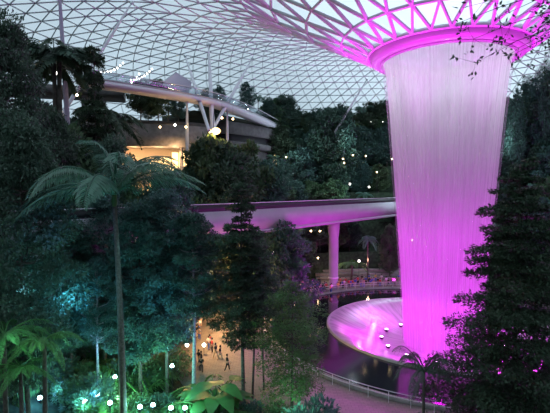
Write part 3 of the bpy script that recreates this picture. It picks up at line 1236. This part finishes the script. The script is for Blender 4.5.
    fr = [frond_mesh(50 + k, 7.6, arch=.7 + .12 * k, rise=.5 + .2 * k, leafl=1.7, n=44, width=.13, droop=.5) for k in range(4)]
    for k in range(17):
        o = share_part(t, 'frond', fr[k % 4])
        a = k * 2.3999
        o.rotation_euler = (0, (-.5 if k > 12 else -.25 + .5 * ((k * 7) % 5) / 5) - .1, a)
        o.location = (.03, 0, hh + .6)
        o.scale = (1,) * 3 if k < 13 else (.85,) * 3
    # overhanging twig of a nearby tree
    t = thing('overhanging_tree', 'nearby thin branches with small dark leaves hanging over the ring', 'tree', (13.5, 13, 0))
    b = MB()
    b.tube([(0, 0, 0), (.1, 0, 9), (.05, .2, 18), (-.2, .3, 24.5), (-.6, .4, 28)], [.22, .18, .13, .09, .04], 8)
    b.build('trunk', M['bark'], t, True)
    rng = np.random.default_rng(33)
    fb, bb = MB(), MB()
    for (ax, ay, aa) in ((455, 14, 12.), (470, 30, 12.5), (500, 6, 12.), (520, 34, 12.5), (485, -6, 12.), (540, 20, 13.), (510, 46, 13.), (545, 60, 13.5), (476, 50, 12.5),
                         (530, 4, 12.6), (548, 40, 13.), (560, 2, 12.), (562, 70, 13)):
        e = pt(ax, ay, aa) - Vector((13.5, 13, 0))
        o = Vector((-.1, .3, min(27, e.z + 1.2 + (ax < 500) * .3)))
        d = e - o
        pts = [o + d * s + Vector((0, 0, .5 * math.sin(PI * s) - .25 * s)) + Vector(rng.normal(size=3)) * .05 for s in np.linspace(0, 1, 7)]
        bb.tube(pts, [.035, .03, .025, .02, .014, .01, .006], 5)
        for q in range(3, 7):
            for w in range(3):
                c = np.array(pts[q]) + rng.normal(size=3) * .12
                tip = c + rng.normal(size=3) * np.array([.28, .28, .2]) + np.array([-.1, 0, -.12])
                bb.tube([pts[q], tip], [.006, .003], 4)
                m_ = 5
                P = np.repeat(tip[None], m_, 0) + rng.normal(size=(m_, 3)) * .06
                A = rng.normal(size=(m_, 3)) + np.array([0, 0, -.3])
                fb.leaves(P, A, rng.normal(size=(m_, 3)) + np.array([0, -.6, .6]), np.full(m_, .15), np.full(m_, .07))
    bb.build('branches', M['bark'], t)
    fb.build('foliage', M['leaf_dark'], t)


TIER = ['lowest', 'second', 'third', 'fourth', 'top']


def build_far_forest():
    rng = random.Random(5)
    kinds = [('broad_a', 'forest_tree', 'broad dark tree', 'tree', 8.5), ('broad_b', 'forest_tree', 'rounded leafy tree', 'tree', 8.),
             ('broad_c', 'forest_tree', 'blue-green bushy tree', 'tree', 8.5), ('layer_far', 'layered_tree', 'tiered slim tree', 'tree', 9.5),
             ('palm_far', 'slim_palm', 'feather palm', 'palm', 8.5)]
    spots = []
    for k, (rr, z) in enumerate(TERR):
        r1 = TERR[k + 1][0] if k < 4 else 68
        step = 3.7
        n = int((rr + 3) * math.radians(150) / step)
        for i in range(n):
            for row in range(2 if k in (4,) else 1):
                a = math.radians(-32) + math.radians(150) * (i + rng.uniform(.1, .9)) / n
                r = rr + 1.6 + (r1 - rr - 2.6) * rng.uniform(.15, .9)
                x, y = VX + r * math.cos(a), VY + r * math.sin(a)
                px = 275 + F * x / y
                if px < 262 or px > 575:
                    continue
                # keep clear of the bridge
                s = ((x - (-9.2)) * 46 - (y - 53) * 35.7) / 58.2
                if abs(s + 2) < 5 and k < 3:
                    continue
                kd = rng.choices(kinds, (4, 4, 4, 3, 2))[0]
                spots.append((k, px, x, y, kd))
    # label by tier, kind and order from the bridge column outward
    zone = lambda px: 'left of the waterfall' if px < 392 else ('behind the waterfall' if px < 500 else 'right of the waterfall')
    seen = {}
    for (k, px, x, y, kd) in sorted(spots, key=lambda s: s[1]):
        key = (k, zone(px), kd[2])
        i = seen[key] = seen.get(key, -1) + 1
        lab = '%s on the %s terrace %s, %s one counted rightward' % (kd[2], TIER[k], key[1], ORD[i])
        hgt = kd[4] * rng.uniform(.85, 1.35) * (1.3 if k == 4 else 1)
        plant(kd[0], kd[1], lab, kd[3], x, y, height=hgt, group='trees on the far terraces', wide=rng.uniform(.95, 1.2))
    # trees at the left hill, behind the palms
    hill = []
    for i in range(40):
        px = rng.uniform(-12, 176)
        Y = rng.uniform(50, 80)
        p = pt(px, 200, Y)
        if 85 < px and Y > 66:
            continue
        hill.append((px, p.x, Y))
    n = 0
    for (px, x, Y) in sorted(hill):
        top = 105 + 70 * smooth01((px - 40) / 60) + rng.uniform(0, 45)
        kd = rng.choice(kinds[:4])
        p = pt(px, top, Y)
        plant(kd[0], kd[1], '%s on the dark hillside behind the palm, %s one from the picture edge' % (kd[2], ordn(n)), 'tree', x, Y,
              height=max(6, p.z - H(x, Y)), group='trees on the left hillside', wide=rng.uniform(.6, .85))
        n += 1
    # roof garden trees behind the upper walkway
    n = 0
    for px, top, Y in ((140, 82, 82), (148, 88, 84), (158, 80, 83), (168, 88, 86), (178, 92, 88), (208, 90, 92), (219, 86, 94), (246, 82, 104), (258, 94, 110),
                       (268, 99, 116), (279, 98, 122), (290, 96, 124)):
        kd = kinds[(n * 3) % 5] if n not in (7,) else kinds[3]
        p = pt(px, top, Y)
        zb = pt(px, 121.5, Y).z if px < 200 else p.z - 7.5
        t = plant(kd[0], kd[1], '%s on the roof garden behind the upper walkway, %s one rightward' % (kd[2], ORD[n]), kd[3], p.x, p.y, z=zb,
                  height=p.z - zb, group='trees on the roof garden', wide=.95)
        n += 1
    # garden slab carrying them where no building stands below
    b = MB()
    P = [(-16, 90), (-10.5, 96), (-6, 102), (-1.5, 109), (1, 116), (3.5, 124)]
    b.strip([(x - 1, y + 1) for x, y in P], 12, pt(262, 129, 110).z - .1, pt(262, 124, 110).z)
    tag(b.build('roof_garden_bed', M['soil']), 'planted roof garden slab along the far end of the curved walkway', 'planter')
    # bushes filling the lower forest
    n = 0
    for i in range(88):
        px = rng.uniform(-10, 185)
        Y = rng.uniform(35.5, 58)
        x = (px - 275) / F * Y
        if math.hypot(x - VX, Y - VY) < 40 and px > 150:
            continue
        pr = rng.choice(['shrub_a', 'shrub_b', 'ground_fern'])
        nm = {'shrub_a': ('shrub', 'leafy green shrub', 'shrub'), 'shrub_b': ('shrub', 'blue-green shrub', 'shrub'), 'ground_fern': ('ground_fern', 'feathery fern', 'fern')}[pr]
        plant(pr, nm[0], '%s in the dark undergrowth, %s shrub back from the ground lamps' % (nm[1], ordn(n)), nm[2], x, Y,
              height=rng.uniform(1.8, 3.6) * (.6 if 'fern' in pr else 1), group='undergrowth below the palms')
        n += 1


# ------------------------------------------------------------------ people
def skin_mesh(name, verts, edges, radii, m, sub=1):
    me = bpy.data.meshes.new(name)
    me.from_pydata(verts, edges, [])
    o = bpy.data.objects.new(name, me)
    COL.objects.link(o)
    sk = o.modifiers.new('s', 'SKIN')
    sk.use_smooth_shade = True
    for i, r in enumerate(radii):
        me.skin_vertices[0].data[i].radius = r if isinstance(r, tuple) else (r, r)
    me.skin_vertices[0].data[0].use_root = True
    ss = o.modifiers.new('u', 'SUBSURF')
    ss.levels = sub
    dg = bpy.context.evaluated_depsgraph_get()
    out = bpy.data.meshes.new_from_object(o.evaluated_get(dg))
    bpy.data.objects.remove(o)
    out.materials.clear()
    out.materials.append(m)
    return out


def person_pose(kind):
    st = {'stand': 0., 'walk': .22, 'photo': .04}[kind]
    L = [(0, 0, .95), (0, 0, 1.15), (0, .01, 1.38), (0, 0, 1.5), (0, -.02, 1.58), (0, -.02, 1.68)]
    # arms
    def arm(s):
        if kind == 'photo':
            return [(s * .19, 0, 1.4), (s * .24, -.08, 1.15), (s * .1, -.34, 1.36), (s * .07, -.4, 1.42)]
        sw = st * s * 1.2
        return [(s * .19, 0, 1.4), (s * .25, sw * .4, 1.13), (s * .26, -.05 + sw, .9), (s * .25, -.08 + sw, .81)]
    def leg(s):
        f = st * s
        return [(s * .1, 0, .9), (s * .11, -f * .6 - .02, .5), (s * .11, -f * 1.1 + .03, .09), (s * .12, -f * 1.1 - .12, .04)]
    return L, arm, leg


def make_person_meshes(kind):
    L, arm, leg = person_pose(kind)
    v = list(L)
    e = [(i, i + 1) for i in range(5)]
    r = [(.15, .11), (.13, .1), (.16, .1), (.055, .055), (.075, .09), (.085, .095)]
    for s in (-1, 1):
        a = arm(s)
        b0 = len(v)
        v += a
        e += [(2, b0), (b0, b0 + 1), (b0 + 1, b0 + 2), (b0 + 2, b0 + 3)]
        r += [.055, .045, .035, .04]
        g = leg(s)
        b0 = len(v)
        v += g
        e += [(0, b0), (b0, b0 + 1), (b0 + 1, b0 + 2), (b0 + 2, b0 + 3)]
        r += [.085, .06, .04, .035]
    body = skin_mesh('body', v, e, r, M['skin'])
    # top: torso and sleeves
    v = [(0, 0, .97), (0, 0, 1.15), (0, .01, 1.38), (0, 0, 1.46)]
    e = [(0, 1), (1, 2), (2, 3)]
    r = [(.18, .135), (.155, .125), (.185, .125), (.09, .08)]
    for s in (-1, 1):
        a = arm(s)[:2]
        b0 = len(v)
        v += a
        e += [(2, b0), (b0, b0 + 1)]
        r += [.085, .07]
    top = skin_mesh('shirt', v, e, r, M['dark'])
    v = [(0, 0, .98), (0, 0, .92)]
    e = [(0, 1)]
    r = [(.17, .13), (.17, .13)]
    for s in (-1, 1):
        g = leg(s)[:3]
        b0 = len(v)
        v += g
        e += [(1, b0), (b0, b0 + 1), (b0 + 1, b0 + 2)]
        r += [.105, .08, .06]
    tr = skin_mesh('trousers', v, e, r, M['dark'])
    hb = MB()
    hb.lathe([(.001, .13), (.06, .115), (.1, .05), (.105, -.02), (.09, -.09)], 12, (0, .015, 1.68))
    hm = hb.mesh('hair', True)
    hm.materials.append(M['hair'])
    return [('body', body), ('shirt', top), ('trousers', tr), ('hair', hm)]


def build_people():
    poses = {k: make_person_meshes(k) for k in ('stand', 'walk', 'photo')}
    desc = {'stand': 'standing', 'walk': 'walking', 'photo': 'holding up a phone'}
    cols = {'white': (.7, .7, .7), 'red': (.5, .05, .05), 'black': (.02, .02, .025), 'blue': (.06, .12, .4), 'grey': (.25, .25, .27), 'yellow': (.6, .45, .1),
            'pink': (.65, .3, .4)}
    CM = {k: mat('cloth_' + k, c, .85) for k, c in cols.items()}
    bots = {'dark': CM['black'], 'blue': CM['blue'], 'pale': mat('cloth_pale', (.45, .4, .32), .85)}
    rng = random.Random(11)

    def person(x, y, rz, lab, group, pose, c, bt):
        t = thing('person', lab, 'person', (x, y, .06), rz, group)
        for nm, me in poses[pose]:
            share_part(t, nm, me, {'shirt': CM[c], 'trousers': bots[bt]}.get(nm))
        s = rng.uniform(.92, 1.06)
        t.scale = (s * 1.05, s * 1.05, s)
    # crowd behind the pool
    L = []
    for i in range(64):
        px = 272 + 128 * (i + rng.uniform(.1, .9)) / 64
        dx = (px - 275) / F
        rr = rng.choice([25.9, 26.3, 26.8, 28, 30])
        A_, B_, C_ = 1 + dx * dx, -2 * (dx * VX + VY), VX ** 2 + VY ** 2 - rr * rr
        Y = (-B_ + math.sqrt(B_ * B_ - 4 * A_ * C_)) / (2 * A_)
        L.append((px, dx * Y, Y))
    for n, (px, x, y) in enumerate(L):
        if math.hypot(x - 11.4, y - 83.3) < 1.6:
            y -= 1.9
        pose = rng.choice(['stand', 'stand', 'photo', 'walk'])
        c, bt = rng.choice(list(cols)), rng.choice(list(bots))
        a = math.atan2(VY - y, VX - x) + PI / 2 + rng.uniform(-.5, .5) + (1.6 if pose == 'walk' else 0)
        person(x, y, a, 'person in %s top %s behind the pool, %s rightward' % (c, desc[pose], ordn(n)),
               'crowd behind the pool', pose, c, bt)
    # visitors on the sandy path
    n = 0
    for i in range(20):
        py = 312 + 66 * (i + rng.random()) / 20
        Y = CAMZ * F / (py - 190)
        px = 212 + rng.uniform(-16, 18) - (py - 312) * .05
        pose = rng.choice(['stand', 'walk', 'walk'])
        c, bt = rng.choice(['black', 'grey', 'red', 'blue', 'black', 'white']), rng.choice(list(bots))
        person((px - 275) / F * Y, Y, rng.uniform(0, 6.28), 'person in %s top %s on the sandy path, %s from its far end' % (c, desc[pose], ordn(n)),
               'visitors on the sandy path', pose, c, bt)
        n += 1


# ------------------------------------------------------------------ lamps
def globe_lamp(p, kind, label, name='globe_lamp', group=None, scale=1.):
    t = thing(name, label, 'lamp', tuple(p), 0, group)
    t.scale = (scale,) * 3
    share_part(t, 'globe', GLOBE[kind])
    return t


def build_lights():
    MG = (.95, .004, 1.)
    rngl = random.Random(3)
    # magenta projectors round the bowl, aimed up the falling water and at the roof funnel
    for k in range(6):
        a = 2 * PI * (k + .25) / 6
        p = (VX + 16.6 * math.cos(a), VY + 16.6 * math.sin(a), 1.3)
        tgt = (VX + 3.0 * math.cos(a), VY + 3.0 * math.sin(a), CAMZ + 16)
        light('SPOT', p, 13000, MG, tgt, .3, 52, .9, 'magenta_projector')
    # narrow projectors on the ring itself and the struts above it
    for k in range(6):
        a = 2 * PI * (k + .75) / 6
        p = (VX + 16.2 * math.cos(a), VY + 16.2 * math.sin(a), 1.3)
        tgt = (VX + 10.6 * math.cos(a), VY + 10.6 * math.sin(a), CAMZ + 18.5)
        light('SPOT', p, 100000, MG, tgt, .3, 22, .8, 'ring_projector')
    # low lamps in the bowl
    for k in range(7):
        a = 2 * PI * (k + .5) / 7
        light('POINT', (VX + 11 * math.cos(a), VY + 11 * math.sin(a), -.15), 2600, (1, .015, 1.), size=.25, name='bowl_lamp_light')
    light('POINT', (VX, VY, 3), 2600, MG, size=1., name='water_fill_light')  # unseen magenta fills, low and high, added inside the falling water
    light('POINT', (VX, VY, 12), 3600, MG, size=1., name='water_fill_light')
    # cool white fill lights added in the oculus to brighten the upper water
    light('POINT', (VX, VY, CAMZ + 15.5), 6500, (.95, .88, 1.), size=1.2, name='oculus_fill_light')
    light('SPOT', (VX, VY, CAMZ + 22), 1200, (1, .9, 1.), (VX, VY, 0), 1.0, 60, .5, name='oculus_fill_light')
    # wash on the bridge
    for (x, y, tx, ty, e) in ((-3, 52, -9, 56, 1800), (7, 62, 1, 66, 3000), (15, 72, 10, 77, 3200), (24, 86, 20, 91, 3200)):
        light('SPOT', (x, y, 1.2), e, (.95, .03, .95), (tx, ty, 14.), .3, 75, .7, 'bridge_projector')
    # warm lights of the sandy path, the crowd and the storefronts
    for (x, y, z, e) in ((-9, 50, 5, 2400), (-7.5, 57, 5, 3300), (-5, 66, 6, 3300), (0, 78, 5, 900)):
        light('POINT', (x, y, z), e, (1, .55, .22), size=.3, name='path_light')
    for (x, y, z, e) in ((4, 88, 4.5, 350), (12, 90, 4.5, 420), (20, 92, 4.5, 350)):
        light('POINT', (x, y, z), e, (1, .6, .4), size=.3, name='plaza_light')
    for px in (112, 135, 158, 176):
        p = pt(px, 152, 88)
        light('POINT', tuple(p), 700, (1, .6, .28), size=.3, name='shop_light')
        p = pt(px, 184, 88)
        light('POINT', tuple(p), 300, (1, .6, .28), size=.3, name='shop_light')
    # floodlight under the walkway
    p = pt(213, 131, 76)
    t = thing('floodlight', 'dazzling yellow floodlight under the curved walkway', 'lamp', tuple(p))
    g = share_part(t, 'lens', GLOBE['lamp_flood'])
    g.location = (.55, 0, 0)
    g.scale = (2.6, 2., 2.)
    g = share_part(t, 'lens', GLOBE['lamp_flood'])
    g.location = (-.55, 0, -.05)
    b = MB()
    b.box((0, .45, 0), (2.2, .5, .5))
    b.tube([(0, .5, 0), (0, .6, 2.4), (0, 1.5, 4)], .06, 6)
    b.build('bracket', M['dark'], t)
    light('POINT', (p.x, p.y - 1.2, p.z - .8), 1500, (1, .62, .2), size=.4, name='floodlight_light')
    # cyan ground spots of the forest floor
    sp = [(85, 402, 38), (98, 395, 39), (110, 403, 37), (140, 407, 37), (153, 405, 38), (171, 408, 37), (185, 408, 38), (63, 391, 40), (115, 377, 42), (172, 366, 43),
          (40, 398, 38), (122, 396, 40)]
    for k, (px, py, Y) in enumerate(sp):
        p = pt(px, py, Y - 3.2)
        z = max(p.z, H(p.x, p.y) + .3)
        t = thing('ground_spotlight', 'cyan-white garden spotlight in the undergrowth, %s from the picture edge' % ORD[sorted(s[0] for s in sp).index(px)], 'lamp',
                  (p.x, p.y, z), 0, 'spotlights among the forest plants')
        t.scale = (.95,) * 3
        g = share_part(t, 'globe', GLOBE['lamp_cyan'])
        h_ = share_part(t, 'housing', HOUSING)
        h_.location = (0, 0, -.2)
        b = MB()
        b.tube([(0, 0, -.3), (0, 0, (H(p.x, p.y) - z) / .95)], .04, 6)
        b.build('lamp_post', M['dark'], t)
        col = [(.25, .95, .8), (.15, .5, 1.), (.35, 1., .45)][k % 3]
        light('POINT', (p.x, p.y - .7, z + .5), 260, col, size=.2, name='garden_light')
    for (px, py, Y, e, col) in ((60, 225, 30, 120, (.15, .4, 1.)), (192, 340, 37.6, 90, (.15, .3, 1.)), (97, 350, 35.6, 110, (.3, .4, 1.)), (30, 352, 25.5, 120, (.3, 1, .5)), (8, 335, 26, 60, (.3, .9, .6)),
                                (290, 400, 33.5, 160, (.3, 1, .6)), (70, 300, 34, 420, (.1, .6, 1.)), (25, 290, 33, 260, (.2, .7, .8)), (60, 370, 31, 200, (.2, .9, .6)), (120, 365, 35, 250, (.15, .9, .8)), (160, 355, 37, 250, (.3, 1, .5)), (160, 300, 36, 160, (.1, .5, .8)),
                                (110, 300, 30, 200, (.15, .6, .7)), (140, 250, 33, 90, (.15, .6, .6)), (215, 372, 34, 110, (.3, 1, .6))):
        light('POINT', tuple(pt(px, py, Y)), e, col, size=.4, name='garden_light')
    # cool fill lights added above the far terraces to lift the dark forest
    for (a, rr, z) in ((112, 52, 27), (95, 50, 28), (75, 52, 28), (55, 52, 27), (30, 52, 26), (100, 41, 16), (80, 41, 16), (20, 42, 18), (122, 44, 20)):
        q = math.radians(a)
        light('POINT', (VX + (rr - 3) * math.cos(q), VY + (rr - 3) * math.sin(q), z + 4), 1500, (.7, .9, 1.), size=.5, name='terrace_fill_light')
    # strings of small lamps under the roof
    rows = [((101, 72, 76), (123, 63, 84), 8), ((121, 87, 74), (139, 74, 82), 8), ((131, 80, 84), (152, 69, 90), 9), ((152, 90, 84), (172, 78, 90), 9)]
    for ri, (a, b_, n) in enumerate(rows):
        A, B_ = pt(*a), pt(*b_)
        for i in range(n):
            s = i / (n - 1)
            p = A.lerp(B_, s) + Vector((0, 0, -.6 * math.sin(PI * s)))
            globe_lamp(p, 'lamp_white', 'small white globe, %s from the lower end of the %s roof light string' % (ORD[i], ORD[ri]), 'string_light',
                       'string lights under the roof', .9)
        w = MB()
        w.tube([tuple(A.lerp(B_, s) + Vector((0, 0, .25 - .6 * math.sin(PI * s)))) for s in np.linspace(0, 1, 10)], .03, 4)
        tag(w.build('light_cable', M['dark']), 'thin cable carrying the %s string of white globes' % ORD[ri], 'cable')
    # little lamps on the far terraces and in the dark
    far = [(358, 127, 122, 'w'), (366, 156, 112, 'a'), (344, 163, 106, 'a'), (353, 155, 110, 'a'), (343, 159, 107, 'a'), (309, 124, 122, 'w'), (371, 122, 122, 'w'),
           (383, 122, 122, 'w'), (286, 157, 108, 'a'), (392, 159, 110, 'a'), (377, 172, 108, 'a'), (369, 187, 104, 'w'), (350, 184, 104, 'w'), (480, 153, 108, 'a'),
           (487, 156, 108, 'a'), (498, 155, 108, 'a'), (499, 158, 108, 'a'), (495, 175, 104, 'a'), (472, 99, 124, 'w'), (515, 125, 112, 'w'), (530, 130, 112, 'a'),
           (537, 142, 110, 'a'), (520, 116, 114, 'w'), (504, 166, 106, 'a'), (457, 200, 100, 'a'), (440, 157, 108, 'a'), (441, 124, 112, 'a'), (415, 188, 104, 'a'),
           (299, 227, 88, 'a'), (318, 258, 92, 'a'), (298, 252, 84, 'a'), (287, 258, 84, 'w'), (273, 252, 72, 'w'), (311, 231, 90, 'a'), (320, 231, 90, 'a'),
           (359, 261, 88, 'w'), (412, 240, 96, 'a'), (407, 246, 95, 'a'), (425, 243, 96, 'a'), (417, 236, 96, 'w'), (25, 46, 60, 'a'), (33, 53, 60, 'a'), (56, 73, 60, 'w'),
           (77, 95, 62, 'a'), (160, 127, 80, 'a'), (222, 118, 80, 'a'), (233, 119, 82, 'a'), (111, 157, 70, 'w'), (118, 154, 70, 'w'), (186, 127, 78, 'a'),
           (175, 125, 80, 'w'), (204, 345, 50, 'w'), (226, 380, 44, 'a'), (171, 338, 48, 'w'), (187, 345, 50, 'w'), (142, 288, 50, 'w')]
    for n, (px, py, Y, k) in enumerate(sorted(far)):
        if Y > 100:
            # stand it on the terrace where that line of sight meets it
            p = pt(px, py, Y)
            z = H(p.x, p.y)
            d = Y
            while z > p.z - 1.0 and d > 80:
                d -= 1
                p = pt(px, py, d)
                z = H(p.x, p.y)
        else:
            p = pt(px, py, Y)
            z = H(p.x, p.y)
        t = thing('garden_lamp', '%s lamp glowing in the dark greenery, %s lamp counted rightward across the picture' % ('white' if k == 'w' else 'amber', ordn(n)),
                  'lamp', (p.x, p.y, z), 0, 'small lamps in the greenery')
        g = share_part(t, 'globe', GLOBE['lamp_white' if k == 'w' else 'lamp_warm'])
        g.location = (0, 0, p.z - z)
        g.scale = (1.15,) * 3
        if p.z - z < 14:
            b = MB()
            b.tube([(0, 0, 0), (0, 0, p.z - z - .15)], .04, 6)
            b.build('lamp_post', M['dark'], t)
        else:
            b = MB()
            b.tube([(0, 0, p.z - z + .15), (0, 0, p.z - z + 3)], .02, 6)
            b.build('hanging_cord', M['dark'], t)
    # rows of floor lights beyond the pool
    n = 0
    for row in range(3):
        for i in range(9):
            px = 352 + i * 5.2 + row * 1.5
            Y = 93 + row * 2
            x = (px - 275) / F * Y
            t = thing('step_light', 'pink floor light on the steps behind the crowd, row %s, %s rightward' % (['nearest', 'middle', 'uppermost'][row], ORD[i]), 'lamp',
                      (x, Y, H(x, Y) + .4 + row * .5), 0, 'step lights behind the crowd')
            t.scale = (.7,) * 3
            share_part(t, 'globe', GLOBE['lamp_warm'])
    for row in range(3):
        b = MB()
        Y = 93 + row * 2
        b.box((0, 0, 0), (24, 2, .5 + row * .5))
        o = tag(b.build('stone_step', M['concrete']), 'long stone step behind the crowd, %s of three' % ['lowest', 'middle', 'highest'][row], 'step', 'steps behind the crowd')
        o.location = (21, Y, .05 + (.5 + row * .5) / 2)


def build_columns():
    for (lab, top, bot, Yt, Yb, r, m) in (
            ('tall purple-grey pole rising to the roof beside the wispy palms', (60, 3), (63, 50), 62, 62, .34, 'fabric_lilac'),
            ('pale strut leaning outward above the tiered dark tree', (116, 28), (101, 52), 72, 70, .3, 'white_metal'),
            ('upright pale strut in the middle of the curved walkway', (209, 57), (211, 97), 92, 84, .42, 'white_metal'),
            ('short pale strut leaning toward the upright one', (190, 71), (198, 96), 92, 82, .33, 'white_metal'),
            ('pale strut leaning away beyond the upright one', (248, 66), (233, 93), 100, 90, .35, 'white_metal'),
            ('long leaning strut rising from the terrace trees beside the waterfall', (369, 76), (346, 114), 116, 112, .3, 'white_metal')):
        a, b = pt(bot[0], bot[1], Yb), pt(top[0], top[1], Yt)
        d = (b - a).normalized()
        # run on upward till the roof
        p = Vector(a)
        for i in range(200):
            ang = math.atan2(p.y - VY, p.x - VX)
            u = (math.hypot(p.x - VX, p.y - VY) - 10.5) / (rout(ang) - 10.5)
            if p.z > roofpt(max(0, min(1, u)), ang)[2] - .4:
                break
            p = p + d * .4
        L1 = (p - a).length
        low = a - d * (14 if 'terrace' not in lab else 7)
        L0 = (b - a).length
        end = p if L1 < 3 * L0 else b
        prop_column(lab, tuple(low), tuple(end), r, r * .7, M[m])


# ------------------------------------------------------------------ world and camera
def build_world():
    w = bpy.data.worlds.new('sky')
    SC.world = w
    w.use_nodes = True
    nt = w.node_tree
    bg = nt.nodes['Background']
    tc = nt.nodes.new('ShaderNodeTexCoord')
    sx = nt.nodes.new('ShaderNodeSeparateXYZ')
    nt.links.new(tc.outputs['Generated'], sx.inputs[0])
    cr = nt.nodes.new('ShaderNodeValToRGB')
    e = cr.color_ramp.elements
    e[0].position = .48
    e[0].color = (.02, .025, .03, 1)
    e[1].position = .52
    e[1].color = (.41, .51, .58, 1)
    k = cr.color_ramp.elements.new(.8)
    k.color = (.66, .79, .9, 1)
    mr = nt.nodes.new('ShaderNodeMapRange')
    mr.inputs['From Min'].default_value = -1
    nt.links.new(sx.outputs['Z'], mr.inputs['Value'])
    nt.links.new(mr.outputs['Result'], cr.inputs['Fac'])
    n = nt.nodes.new('ShaderNodeTexNoise')
    n.inputs['Scale'].default_value = 3
    n.inputs['Detail'].default_value = 5
    nt.links.new(tc.outputs['Generated'], n.inputs['Vector'])
    r2 = nt.nodes.new('ShaderNodeMapRange')
    r2.inputs['From Min'].default_value = .3
    r2.inputs['From Max'].default_value = .7
    r2.inputs['To Min'].default_value = .85
    r2.inputs['To Max'].default_value = 1.12
    nt.links.new(n.outputs['Fac'], r2.inputs['Value'])
    mx = nt.nodes.new('ShaderNodeVectorMath')
    mx.operation = 'SCALE'
    nt.links.new(cr.outputs['Color'], mx.inputs[0])
    nt.links.new(r2.outputs['Result'], mx.inputs['Scale'])
    nt.links.new(mx.outputs[0], bg.inputs['Color'])
    # brighter quarter of the evening sky
    dt = nt.nodes.new('ShaderNodeVectorMath')
    dt.operation = 'DOT_PRODUCT'
    dt.inputs[1].default_value = tuple(Vector((.38, .8, .55)).normalized())
    nt.links.new(tc.outputs['Generated'], dt.inputs[0])
    m3 = nt.nodes.new('ShaderNodeMapRange')
    m3.interpolation_type = 'SMOOTHSTEP'
    m3.inputs['From Min'].default_value = .86
    m3.inputs['From Max'].default_value = 1.
    m3.inputs['To Min'].default_value = 1.
    m3.inputs['To Max'].default_value = 2.1
    nt.links.new(dt.outputs['Value'], m3.inputs['Value'])
    mu = nt.nodes.new('ShaderNodeMath')
    mu.operation = 'MULTIPLY'
    nt.links.new(r2.outputs['Result'], mu.inputs[0])
    nt.links.new(m3.outputs['Result'], mu.inputs[1])
    nt.links.new(mu.outputs[0], mx.inputs['Scale'])
    bg.inputs['Strength'].default_value = 1.25


build_ground()
build_roof()
build_vortex()
build_bridge()
build_promenade()
build_buildings()
build_columns()
build_main_plants()
build_far_forest()
build_people()
build_lights()
build_world()

cam = bpy.data.cameras.new('camera')
cam.sensor_width = 36
cam.lens = F / 550 * 36
cam.clip_start = .1
cam.clip_end = 1000
co = bpy.data.objects.new('camera', cam)
COL.objects.link(co)
co.location = (0, 0, CAMZ)
co.rotation_euler = (PI / 2 - PITCH, 0, 0)
SC.camera = co
SC.view_settings.view_transform = 'Standard'
SC.view_settings.look = 'None'
SC.view_settings.gamma = 1
SC.view_settings.exposure = 0
SC.cycles.max_bounces = 8
SC.cycles.diffuse_bounces = 3
SC.cycles.transparent_max_bounces = 24
SC.cycles.sample_clamp_indirect = 6
SC.cycles.use_denoising = True
